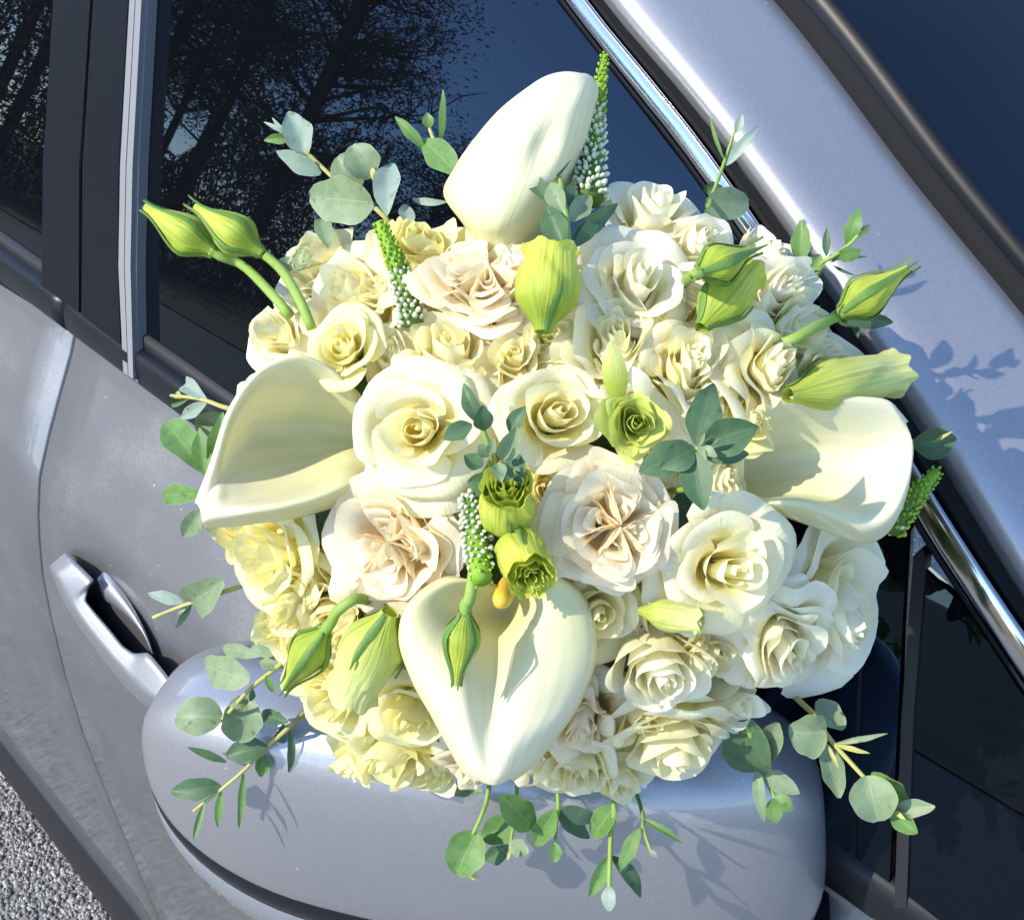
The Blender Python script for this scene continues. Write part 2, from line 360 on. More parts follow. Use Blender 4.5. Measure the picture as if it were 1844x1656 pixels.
for i, (x, y, h, cr, k, lb) in enumerate(TR):
    tree({'pine': 'pine_tree', 'bare': 'bare_tree'}[k], lb, x, y, h, cr, k, 30 + i)

# ------------------------------------------------------------------ the car
# side of the car: y grows into the car, x towards its nose. profile of the door skin (y, z) from belt to sill
ZB, YB, TUM = CAMZ - 0.466, 0.322, 0.38
car = empty('car', (-0.6, 0.9, 0.0))
tag(car, 'silver blue car with folded side mirror, dark windows and dusty doors', 'car')
GN = Vector((0, -1, TUM)).normalized()
def G(x, y, off=0.0):
    """the point of the side-glass plane (raised by off) at a pixel"""
    d = ray(x, y); p0 = Vector((0, YB, ZB)) + GN * off
    t = (p0 - CAM).dot(GN) / d.dot(GN); return CAM + d * t

def panel(name, px, off, th, m, parent=car, bev=0.0015):
    """a flat plate lying on the side-glass plane with real thickness"""
    top = [G(x, y, off) for x, y in px]; bot = [p - GN * th for p in top]
    n = len(px); c = sum(top, Vector()) / n
    inner = [p + (c - p).normalized() * bev for p in top]; rim = [p - GN * bev for p in top]
    b = MB(); b.add(inner + rim + bot, [tuple(range(n))] + [(i, n + i, n + (i + 1) % n, (i + 1) % n) for i in range(n)]
                    + [(n + i, 2 * n + i, 2 * n + (i + 1) % n, n + (i + 1) % n) for i in range(n)])
    o = b.build(name, m, parent, smooth=False); return o

DROP = lambda x: -.032 * (x + .8)
prof = [(0.330, -0.462), (0.326, -0.476), (0.318, -0.492), (0.300, -0.522), (0.280, -0.556), (0.264, -0.586), (0.259, -0.596), (0.2555, -0.606), (0.247, -0.632), (0.239, -0.665), (0.232, -0.70), (0.226, -0.75),
        (0.219, -0.83), (0.215, -0.92), (0.216, -1.05), (0.218, -1.18), (0.220, -1.30), (0.222, -1.42), (0.240, -1.43)]
def door(name, x0, x1, label):
    xs = [x0, x0 + .0005, x0 + .0018] + [x0 + (x1 - x0) * k / 24 for k in range(1, 24)] + [x1 - .0018, x1 - .0005, x1]
    b = MB(); gr = []
    for i, x in enumerate(xs):
        inset = {0: 0.012, 1: 0.0012, 2: 0.0}.get(i, {len(xs) - 1: 0.012, len(xs) - 2: 0.0012}.get(i, 0.0))
        gr.append([Vector((x, y + inset + 0.012 * (x + .5) ** 2, CAMZ + z + DROP(x))) for y, z in prof])
    b.grid(gr); return b.build(name, M['paintdirty_shaded'], car)
XG = -0.833
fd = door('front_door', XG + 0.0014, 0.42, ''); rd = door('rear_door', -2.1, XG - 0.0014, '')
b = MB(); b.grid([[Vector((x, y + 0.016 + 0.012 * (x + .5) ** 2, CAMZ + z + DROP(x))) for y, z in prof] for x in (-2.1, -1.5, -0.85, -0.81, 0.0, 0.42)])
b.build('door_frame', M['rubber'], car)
# sill cladding under the doors and underbody
b = MB(); pr = [(0.243, -1.423), (0.224, -1.432), (0.220, -1.445), (0.220, -1.60), (0.228, -1.69), (0.262, -1.72), (0.8, -1.72), (1.75, -1.72)]
b.grid([[Vector((x, y + 0.012 * (x + .5) ** 2, CAMZ + z + DROP(x))) for y, z in pr] for x in np.linspace(-2.1, 0.42, 16)])
b.build('sill_cladding', M['plastic'], car)
# rear wheel just showing below the sill
b = MB(); ti = []
for k in range(28):
    a = 2 * math.pi * k / 28
    ti.append([Vector((-1.98 + rr * math.cos(a), yy, 0.34 + rr * math.sin(a))) for rr, yy in ((.2, .30), (.22, .27), (.30, .262), (.335, .28), (.34, .30), (.34, .45), (.32, .47))])
b.grid(ti, closed=True); wh = b.build('wheel', M['rubber'], car)
b = MB(); b.add([Vector((-1.98 + .205 * math.cos(2 * math.pi * k / 20), .285, .34 + .205 * math.sin(2 * math.pi * k / 20))) for k in range(20)], [tuple(range(20))]); b.build('rim', M['greytrim'], wh)

# belt moulding: a rounded black strip that runs below the glass, one length to each door
def belt(name, x0, x1, parent):
    pr = [(0.338, -0.441), (0.330, -0.4415), (0.3255, -0.443), (0.3225, -0.447), (0.3205, -0.453), (0.3195, -0.460), (0.3195, -0.466), (0.322, -0.471), (0.334, -0.474)]
    b = MB(); xs = [x0, x0 + .0015] + list(np.linspace(x0 + .02, x1 - .02, 18)) + [x1 - .0015, x1]; gr = []
    for i, x in enumerate(xs):
        k = .6 if i in (0, len(xs) - 1) else 1
        gr.append([Vector((x, .334 + (y - .334) * k + 0.012 * (x + .5) ** 2, CAMZ + z + DROP(x))) for y, z in pr])
    b.grid(gr); return b.build(name, M['gloss'], parent)
belt('belt_moulding', XG + .002, 0.42, fd); belt('belt_moulding', -2.1, XG - .002, rd)

# glass: rear door, front door, small fixed pane in front
gf = panel('window', [(235, -500), (900, -260), (1006, 0), (1240, 300), (1480, 640), (1640, 935), (1602, 1640), (243, 675)], -0.006, 0.005, M['glass'], fd)
gr_ = panel('window', [(-900, -400), (130, -400), (100, 0), (78, 300), (76, 560), (-900, -40)], -0.006, 0.005, M['glass'], rd)
gq = panel('quarter_window', [(1642, 1000), (1740, 1090), (1900, 1330), (1960, 1800), (1608, 1640)], -0.006, 0.005, M['glass'], fd)
# inner weather strip along the foot of the glass
b = MB(); b.grid([[Vector((x, YB + .012 + 0.012 * (x + .5) ** 2, ZB + .018 + DROP(x))), Vector((x, YB + .011 + 0.012 * (x + .5) ** 2, ZB + .026 + DROP(x))), Vector((x, YB + .014 + 0.012 * (x + .5) ** 2, ZB + .034 + DROP(x))), Vector((x, YB + .03 + 0.012 * (x + .5) ** 2, ZB + .034 + DROP(x)))] for x in np.linspace(-2.1, .42, 14)])
b.build('weather_strip', M['plastic'], fd)
# centre pillar: two black film panels, then the grey run channel of the front glass
panel('pillar_panel', [(97, -400), (168, -400), (163, 0), (143, 300), (142, 585), (128, 585), (74, 532), (77, 300), (95, 0)], 0.004, 0.02, M['satin'], rd)
panel('pillar_panel', [(172, -400), (240, -400), (231, 0), (214, 300), (212, 480), (218, 650), (150, 596), (146, 590), (147, 300), (167, 0)], 0.004, 0.02, M['satin'], fd)
for k, (a, c, off, mm) in enumerate([(0, .30, .0045, 'greytrim'), (.34, .66, .0065, 'greytrim'), (.70, 1.0, .002, 'greytrim')]):
    L = [(243, -400), (233, 0), (216, 300), (213, 480), (222, 672)]; R_ = [(276, -400), (266, 0), (250, 300), (246, 480), (249, 690)]
    mix = lambda q: [(l[0] + (r_[0] - l[0]) * q, l[1] + (r_[1] - l[1]) * q) for l, r_ in zip(L, R_)]
    panel('glass_channel', mix(a) + mix(c)[::-1], off, 0.02, M[mm], fd, .0007)
# divider bar between front glass and fixed pane
panel('glass_divider', [(1660, 985), (1668, 1000), (1646, 1300), (1632, 1640), (1610, 1640), (1620, 1300), (1644, 1000)], -0.0042, 0.008, M['plastic'], fd)
panel('glass_seal', [(1550, 1100), (1556, 1100), (1538, 1600), (1530, 1600)], -0.0050, 0.004, M['rubber'], fd)

# lines along the front pillar, from top to bottom
def strip(name, lo, hi, offs, m, parent=car, n=26):
    a = catmull([(x, y, 0) for x, y in lo], n); c = catmull([(x, y, 0) for x, y in hi], n); k = len(offs); b = MB(); gr = []
    for p, q in zip(a, c):
        gr.append([G(p.x + (q.x - p.x) * j / (k - 1), p.y + (q.y - p.y) * j / (k - 1), offs[j]) for j in range(k)])
    b.grid(gr); return b.build(name, m, parent)
ln_glass = [(830, -240), (1004, 0), (1120, 150), (1240, 305), (1470, 640), (1640, 935), (1731, 1078), (1846, 1250), (2020, 1500)]
ln_trim0 = [(842, -240), (1013, 0), (1129, 150), (1250, 305), (1480, 638), (1646, 930), (1738, 1074), (1853, 1246), (2027, 1496)]
ln_trim1 = [(890, -240), (1060, 0), (1182, 150), (1302, 305), (1530, 640), (1680, 880), (1762, 1008), (1852, 1142), (2026, 1395)]
ln_gap = [(910, -240), (1085, 0), (1212, 150), (1335, 305), (1540, 600), (1695, 835), (1785, 985), (1872, 1120), (2048, 1375)]
strip('glass_edge_seal', ln_glass, ln_trim0, [-.012, .002, .0035, .003], M['rubber'], fd)
strip('window_trim', ln_trim0, ln_trim1, [-.006, .0050, .0053, .0055, .0056, .0057, .0057, .0056, .0054, -.006], M['chrome'], fd)
strip('pillar_gap_seal', ln_trim1, ln_gap, [-.006, .001, -.003, -.004, -.006], M['rubber'])
# front pillar: painted, bulging, turning in to the windscreen
ln_ws = [(1180, -240), (1395, 0), (1500, 130), (1650, 330), (1835, 555), (2000, 760), (2200, 1000), (2350, 1180), (2500, 1350)]
strip('front_pillar', ln_gap, ln_ws, [-.010, .0005, .0, -.002, -.0045, -.0075, -.011, -.0148, -.0187, -.0226, -.0265, -.0305, -.0345, -.0387, -.043, -.053], M['paint'], car, 30)
ln_ws2 = [(x + 38 + i, y - 14) for i, (x, y) in enumerate(ln_ws)]; ln_ws3 = [(x + 38, y - 16) for x, y in ln_ws2]
strip('windscreen_seal', [(x - 4, y + 2) for x, y in ln_ws], ln_ws2, [-.052, -.051, -.051, -.053], M['rubber'])
strip('windscreen_moulding', ln_ws2, ln_ws3, [-.0535, -.053, -.053, -.0545], M['satin'])
a = catmull([(x, y, 0) for x, y in ln_ws3], 20); b = MB()
wd = Vector((0.22, 0.95, 0.06)).normalized()
b.grid([[G(p.x - 2, p.y + 1, -.0555) + wd * s - Vector((0, 0, .0)) for s in (0, .3, .7, 1.1)] for p in a]); b.build('windscreen', M['glass'], car)

# door handle: fixed ends, grip, cup behind it
hd = MB()
def DZ(z):                                     # skin y at height z (relative to the camera)
    for (y0, z0), (y1, z1) in zip(prof, prof[1:]):
        if z1 <= z <= z0: return y0 + (y1 - y0) * (z - z0) / (z1 - z0)
    return prof[-1][0]
def door_px(x, y, off=0.0):
    """the point of the door skin (raised by off) at a pixel"""
    d = ray(x, y); lo, hi = 0.3, 2.5
    for _ in range(50):
        t = (lo + hi) / 2; p = d * t
        if p.y < DZ(p.z - DROP(p.x)) + 0.012 * (p.x + .5) ** 2 - off: lo = t
        else: hi = t
    return CAM + d * lo
def hpath(pts, n=28): return [Vector((q.x, q.y, 0)) for q in catmull([(x, y, 0) for x, y in pts], n)]
# upper edge, ridge and lower edge of the grip, rear to front: flat ends, a slim bar over the finger hole between
GU = [(118, 994), (150, 1024), (170, 1044), (160, 1058), (154, 1080), (173, 1104), (198, 1133), (221, 1162), (241, 1176), (268, 1174), (296, 1208), (318, 1238)]
GR = [(92, 1016), (110, 1050), (122, 1073), (130, 1086), (138, 1098), (155, 1123), (179, 1153), (202, 1180), (222, 1202), (242, 1224), (270, 1250), (300, 1266)]
GL = [(88, 1021), (104, 1058), (114, 1082), (122, 1096), (130, 1108), (145, 1133), (167, 1162), (187, 1189), (206, 1213), (226, 1238), (255, 1266), (289, 1286)]
def lin(pts, m=5):
    out = []
    for a_, b_ in zip(pts, pts[1:]):
        for q in range(m): out.append(Vector((a_[0] + (b_[0] - a_[0]) * q / m, a_[1] + (b_[1] - a_[1]) * q / m, 0)))
    out.append(Vector((*pts[-1], 0)))
    return [out[0]] + [(out[i - 1] + out[i] * 2 + out[i + 1]) / 4 for i in range(1, len(out) - 1)] + [out[-1]]
gri = []
gu, gr2, gl = lin(GU), lin(GR), lin(GL)
for k, (u_, r_, l_) in enumerate(zip(gu, gr2, gl)):
    e = .55 + .45 * sm(0, 2.5, min(k, len(gu) - 1 - k))
    wq = min(1, (u_ - r_).length / 40)
    lu = .027 - .0075 * wq
    row = [door_px(u_.x, u_.y, .003), door_px(u_.x, u_.y, lu * e * .8), door_px(u_.x * .95 + r_.x * .05, u_.y * .95 + r_.y * .05, lu * e)]
    for f_ in (.3, .6, .85): row.append(door_px(u_.x + (r_.x - u_.x) * f_, u_.y + (r_.y - u_.y) * f_, (lu + (.028 - lu) * f_) * e))
    row += [door_px(r_.x, r_.y, .028 * e), door_px(r_.x * .75 + l_.x * .25, r_.y * .75 + l_.y * .25, .026 * e), door_px(r_.x * .4 + l_.x * .6, r_.y * .4 + l_.y * .6, .020 * e), door_px(l_.x, l_.y, .009 * e), door_px(l_.x, l_.y, -.004)]
    gri.append(row)
b = MB(); b.grid(gri); handle = b.build('door_handle', M['paint'], fd)
handle['label'] = 'pale blue lit grip of the front door'
cup_out = [(172, 1046), (186, 1036), (206, 1050), (236, 1090), (257, 1130), (272, 1172), (260, 1188), (236, 1190), (205, 1172), (175, 1130), (142, 1090), (150, 1064)]
b = MB(); n = len(cup_out)
cpts = hpath(cup_out + [cup_out[0]], 30)[:-1]; cc = sum(cpts, Vector()) / len(cpts)
b.grid([[door_px(p.x + (cc.x - p.x) * k, p.y + (cc.y - p.y) * k, o_) for k, o_ in ((-.06, -.002), (0, .0012), (.10, .0018), (.3, .0022), (.6, .0024), (.97, .0025))] for p in cpts], closed=True)
b.build('handle_cup', M['cavity'], fd)
b = MB()
lipu = hpath([(176, 1040), (188, 1030), (210, 1050), (244, 1098), (267, 1144), (278, 1178)], 16); lipl = hpath([(176, 1046), (186, 1077), (205, 1090), (232, 1112), (258, 1142), (273, 1176)], 16)
b.grid([[door_px(p.x, p.y, .0005), door_px(p.x * .7 + q.x * .3, p.y * .7 + q.y * .3, .006), door_px(p.x * .3 + q.x * .7, p.y * .3 + q.y * .7, .008), door_px(q.x, q.y, .006), door_px(q.x, q.y, .001)] for p, q in zip(lipu, lipl)])
b.build('handle_lip', M['paint'], fd)
for (x0, y0, x1, y1) in ((246, 1204, 268, 1228), (257, 1200, 279, 1226)):
    b = MB(); b.tube([door_px(x0, y0, .0205), door_px((x0 + x1) / 2, (y0 + y1) / 2, .0212), door_px(x1, y1, .0205)], [.0004, .0011, .0004], 8); b.build('braille_bar', M['paint'], fd)

# folded side mirror
ZT = CAMZ - 0.372
A = Vector((0.836, 0.548, 0)); B = Vector((0.548, -0.836, 0)); TIP = Vector((-0.345, 0.088, ZT)); LEN = 0.345
sec = [(-.062, -.008), (-.050, -.001), (-.034, 0.003), (-.016, 0.0035), (-.006, 0.001), (0, -.006), (.004, -.016), (.008, -.034), (.012, -.06), (.0135, -.09), (.012, -.115), (.008, -.132), (-.001, -.147), (-.02, -.158), (-.05, -.162), (-.07, -.155), (-.078, -.13), (-.08, -.08), (-.076, -.03), (-.07, -.014)]
def mirror_pt(l, p, z, grow=0.0):
    e = math.sqrt(max(0.0, 1 - ((.10 - l) / .10) ** 2)) if l < .10 else 1.0
    e2 = math.sqrt(max(0.0, 1 - ((l - (LEN - .075)) / .075) ** 2)) if l > LEN - .075 else 1.0
    kt, ki = max(.03, e ** .8), max(.02, e2 ** .6); k = kt * ki
    cz, cp = -.072, -.034
    lk = 1 - .06 * max(-.3, 1 + (cz + (z - cz) * k) / .11) * sm(.35, 1, l / LEN)
    bow = -.020 * ((l - .17) / .17) ** 2
    return TIP + A * (l * lk) + B * (cp + (p - cp) * (1 + grow) * (.25 + .75 * kt) * ki + bow) + Vector((0, 0, cz + (z - cz) * (1 + grow) * k))
mi = empty('side_mirror', TIP + A * .17); mi.parent = car; mi.matrix_parent_inverse = wm(car).inverted()
mi['label'] = 'folded silver side mirror under the bouquet'
ls = [LEN * (0.5 - 0.5 * math.cos(math.pi * k / 44)) for k in range(45)]
b = MB(); b.grid([[mirror_pt(l, p, z) for p, z in sec + sec[:1]] for l in ls]); b.build('mirror_housing', M['paint'], mi)
b = MB(); b.grid([[mirror_pt(l, p, z, g_) for p, z, g_ in ((.011, -.116, .0), (.012, -.118, .045), (.012, -.126, .075), (.010, -.136, .085), (.004, -.144, .06), (-.002, -.147, .0))] for l in ls[2:35]]); b.build('turn_signal', M['lens'], mi)
b = MB(); b.grid([[mirror_pt(l, p, z, g_) for p, z, g_ in ((.013, -.103, .0), (.0135, -.106, .012), (.013, -.112, .018), (.012, -.118, .02), (.011, -.12, .0))] for l in ls[2:36]]); b.build('trim_line', M['gloss'], mi)
b = MB(); b.grid([[mirror_pt(l, p, z, g_) for p, z, g_ in ((.004, -.142, .0), (.004, -.146, .10), (-.006, -.155, .13), (-.03, -.165, .08), (-.05, -.162, .0))] for l in ls[2:38]]); b.build('lower_cover', M['gloss'], mi)
b = MB(); b.box(TIP + A * (LEN - .05) - B * .06 + Vector((.01, .03, -.15)), .06, .09, .04, Matrix.Rotation(math.radians(33), 3, 'Z')); b.build('mirror_foot', M['gloss'], mi, smooth=False)
b = MB(); b.grid([[mirror_pt(l, -.0805, z, .0) - B * .0008 for z in (-.04, -.06, -.1, -.14)] for l in ls[13:33]]); b.build('mirror_glass', M['chrome'], mi)

# ------------------------------------------------------------------ the bouquet
def D(x, y):
    q = ((x - 960) / 660) ** 2 + ((y - 880) / 590) ** 2
    base = 0.418 - 0.026 * max(-1.1, min(1.15, (x - 960) / 650))
    return base - 0.072 * math.sqrt(max(0.0, 1 - q)) if q < 1 else base + 0.004 * min(1, (q - 1))
def Q(x, y, dz=0.0): return P(x, y, D(x, y) + dz)
def tilt_at(x, y, k=0.95):
    return (x - 960) / 660 * k, -(y - 880) / 590 * k
def axis(tx, ty): return (-FW + RT * tx + UP * ty).normalized()

bq = empty('bouquet', Q(960, 1300, 0.06))
tag(bq, 'round bridal bouquet of cream roses, calla lilies and eucalyptus on the mirror', 'bouquet')

def frame(ax, spin):
    z = ax.normalized(); x = RT - z * RT.dot(z); x.normalize(); y = z.cross(x)
    c, s = math.cos(spin), math.sin(spin)
    return x * c + y * s, y * c - x * s, z

def petal(t, phi, rg, ruf, close=0.0, nu=15, nv=13, curlk=1.0, wide=1.0):
    """one petal of a unit rose, t = 0 in the heart .. 1 outermost"""
    span = (1.75 + (1.02 - 1.75) * t ** .7) * wide
    rt = .075 + .60 * t ** .92
    zt = .40 - .10 * t - .30 * t * t + rg.uniform(-.035, .035); rb = .02 + .14 * t; zb = -.70
    k = sm(.12, .75, t) * rg.uniform(.75, 1.2) * curlk * (1 - close)
    zt += close * .30 * t; rt *= 1 - .24 * close
    p1, p2, p3 = rg.uniform(0, 6.28), rg.uniform(0, 6.28), rg.uniform(0, 6.28)
    mess = ruf / .05
    phi += rg.gauss(0, .16); zt += rg.gauss(0, .03) * mess * (.4 + t); rt *= 1 + rg.gauss(0, .035) * (1 + mess); span *= rg.uniform(.85, 1.12)
    skew = rg.uniform(-.16, .16); pk = rg.uniform(.03, .11) * (.3 + .7 * k); rho = .045 + .05 * k; bul = rg.uniform(.02, .06)
    lean = (rg.uniform(-.06, .08) + rg.gauss(0, .05) * mess) * t
    g = []
    for i in range(nu):
        u = -1 + 2 * i / (nu - 1); row = []
        for j in range(nv):
            v = (j / (nv - 1)) ** .8
            s = v * (1 - .17 * abs(u) ** 2.8 + skew * u * .4)
            f = 1 - (1 - min(1, s)) ** 1.75
            r = rb + (rt - rb) * f; z = zb + (zt - zb) * s ** .95
            c = sm(.45, 1.0, s); c1 = max(0, (s - .5) / .5) ** 1.5
            r += (.20 * k + lean) * c1 + bul * math.sin(math.pi * min(1, s)) * (1 - u * u); z -= .10 * k * c1 + .15 * k * c * abs(u) ** 3
            psi = max(0, (s - .80) / .20) * 2.5 * (.25 + .75 * k) * (1 - .25 * u * u)      # the lip rolls back
            r += rho * math.sin(psi) * (.3 + .9 * k); z -= rho * (1 - math.cos(psi)) * (.3 + .7 * k)
            r -= .05 * (1 - sm(.05, .4, t)) * c
            e = math.exp(-(u / .25) ** 2) * max(0, (s - .6) / .4) ** 2
            r += pk * e; z -= pk * .4 * e
            r *= 1 + .12 * u * (1 - .55 * t)
            a = phi + u * span * (.36 + .64 * math.sin(math.pi / 2 * min(1, 1.35 * s)))
            fr = ruf * c
            r += fr * (.6 * math.sin(2.6 * u + p1) + .45 * math.sin(6.3 * u + p2)); z += fr * (.55 * math.sin(3.4 * u + p3) + .5 * math.sin(7.5 * u + p1))
            row.append((r * math.cos(a), r * math.sin(a), z))
        g.append(row)
    return g

WARP = [0.0, Vector()]
def wob(v, a):
    s_ = math.sin
    return Vector((s_(v.y * 1.1 + a.x) + s_(v.z * 1.3 + v.x * .6 + a.y), s_(v.x * 1.2 + a.y) + s_(v.z * .9 - v.y * .7 + a.z), s_(v.x * .9 + v.y * .8 + a.z) + s_(v.y * 1.4 - v.x * .5 + a.x)))
def place(g, o, X, Y, Z, s):
    out = []
    for row in g:
        r = []
        for p in row:
            if WARP[0]:
                v = Vector(p); p = v + wob(v * 3.4, WARP[1]) * (WARP[0] * .34) + wob(v * 8.3, WARP[1] * 1.9) * (WARP[0] * .12)
            r.append(o + (X * p[0] + Y * p[1] + Z * p[2]) * s)
        out.append(r)
    return out

PETALS = [0]
def calyx(mb, o, X, Y, Z, s, mi):
    for k in range(5):
        a = 2 * math.pi * k / 5; pts = []
        for j in range(5):
            v = j / 4; r = .06 + .26 * v; ww = .10 * math.sin(math.pi * min(1, .25 + .75 * (1 - v)))
            pts.append([o + (X * (r * math.cos(a) - q * ww * math.sin(a)) + Y * (r * math.sin(a) + q * ww * math.cos(a)) + Z * (-.76 - .02 * v + .25 * v * v)) * s for q in (-1, 0, 1)])
        mb.grid(pts, mi)

def rose(x, y, r, m, kind='rose', tilt=None, dz=0.0, spin=None, seed=0, sep=8, close=0.0, ruf=None, label=None, tk=0.95):
    rg = random.Random(seed * 7 + 11)
    r *= 1.42 if r < 100 else (1.24 if r < 126 else 1.12)
    tx, ty = tilt if tilt else tilt_at(x, y, tk)
    ax = axis(tx, ty); d = D(x, y) + dz; s = r * d / F
    o = P(x, y, d) - ax * (.2 * s)
    X, Y, Z = frame(ax, spin if spin is not None else rg.uniform(0, 6.28))
    mb = MB(); outer = []
    WARP[0] = {'rose': .10, 'ruffle': .24, 'garden': .15}[kind]; WARP[1] = Vector((seed * 3.1, seed * 1.7, seed * 2.3))
    ga = 2.39996
    if kind == 'garden':
        nl = rg.choice((4, 5)); th0 = rg.uniform(0, 6.28)
        for q in range(nl):
            th = th0 + 2 * math.pi * q / nl + rg.uniform(-.18, .18)
            for j in range(6):
                Lj = .22 + .105 * j * rg.uniform(.88, 1.12); hj = .045 + .062 * j * rg.uniform(.85, 1.15); zt = .22 + .05 * j - .016 * j * j + rg.uniform(-.05, .05)
                p1, p2 = rg.uniform(0, 6.28), rg.uniform(0, 6.28); g = []; th += rg.gauss(0, .025)
                for i in range(25):
                    qq = -1 + 2 * i / 24; xr = .03 + (Lj - .03) * (1 - abs(qq) ** 2.4); yr = hj * math.sin(math.pi * qq); row = []
                    xr += .018 * math.sin(5 * qq + p1); yr += .016 * math.sin(7 * qq + p2)
                    for v in (0, .35, .7, .9, 1.0):
                        k = .62 + .38 * v + (.10 * max(0, (v - .7) / .3) ** 2)
                        row.append(((xr * k) * math.cos(th) - yr * k * math.sin(th), (xr * k) * math.sin(th) + yr * k * math.cos(th), -.02 + (zt + .02 + .035 * math.sin(4 * qq + p2)) * v - .03 * max(0, (v - .7) / .3) ** 2))
                    g.append(row)
                mb.grid(place(g, o, X, Y, Z, s))
        n_in, n_out = 6, sep
        for k in range(n_in): mb.grid(place(petal(.50 + .26 * k / n_in, k * ga, rg, .05 if ruf is None else ruf, .35), o, X, Y, Z, s))
        for k in range(n_out): outer.append(petal(.72 + .28 * k / max(1, n_out - 1), (k + n_in) * ga, rg, .05 if ruf is None else ruf, .18))
    else:
        if ruf is None: ruf = {'rose': .026, 'ruffle': .075}.get(kind, .02)
        n_in = 9 if kind == 'rose' else 13
        for k in range(n_in):
            t = (k / n_in) ** 1.1 * .52
            mb.grid(place(petal(t, k * ga, rg, ruf * (.4 + .6 * t), close, 17, 10), o, X, Y, Z, s))
        for k in range(sep):
            outer.append(petal(.54 + .46 * k / max(1, sep - 1), (k + n_in) * ga, rg, ruf, close, 17, 14))
    calyx(mb, o, X, Y, Z, s, 1)
    mb.tube([o - Z * s * .72, o - Z * s * 1.1, Q(960, 900, .16)], [s * .12, s * .07, .0025], 6, 1)
    nm = {'rose': 'rose', 'garden': 'garden_rose', 'ruffle': 'ruffled_rose'}[kind]
    ro = mb.build(nm, [M[m], M['sepal']], bq)
    if label: ro['label'] = label
    for g in outer:
        pb = MB(); pb.grid(place(g, o, X, Y, Z, s)); pb.build('petal', M[m], ro); PETALS[0] += 1
    return ro

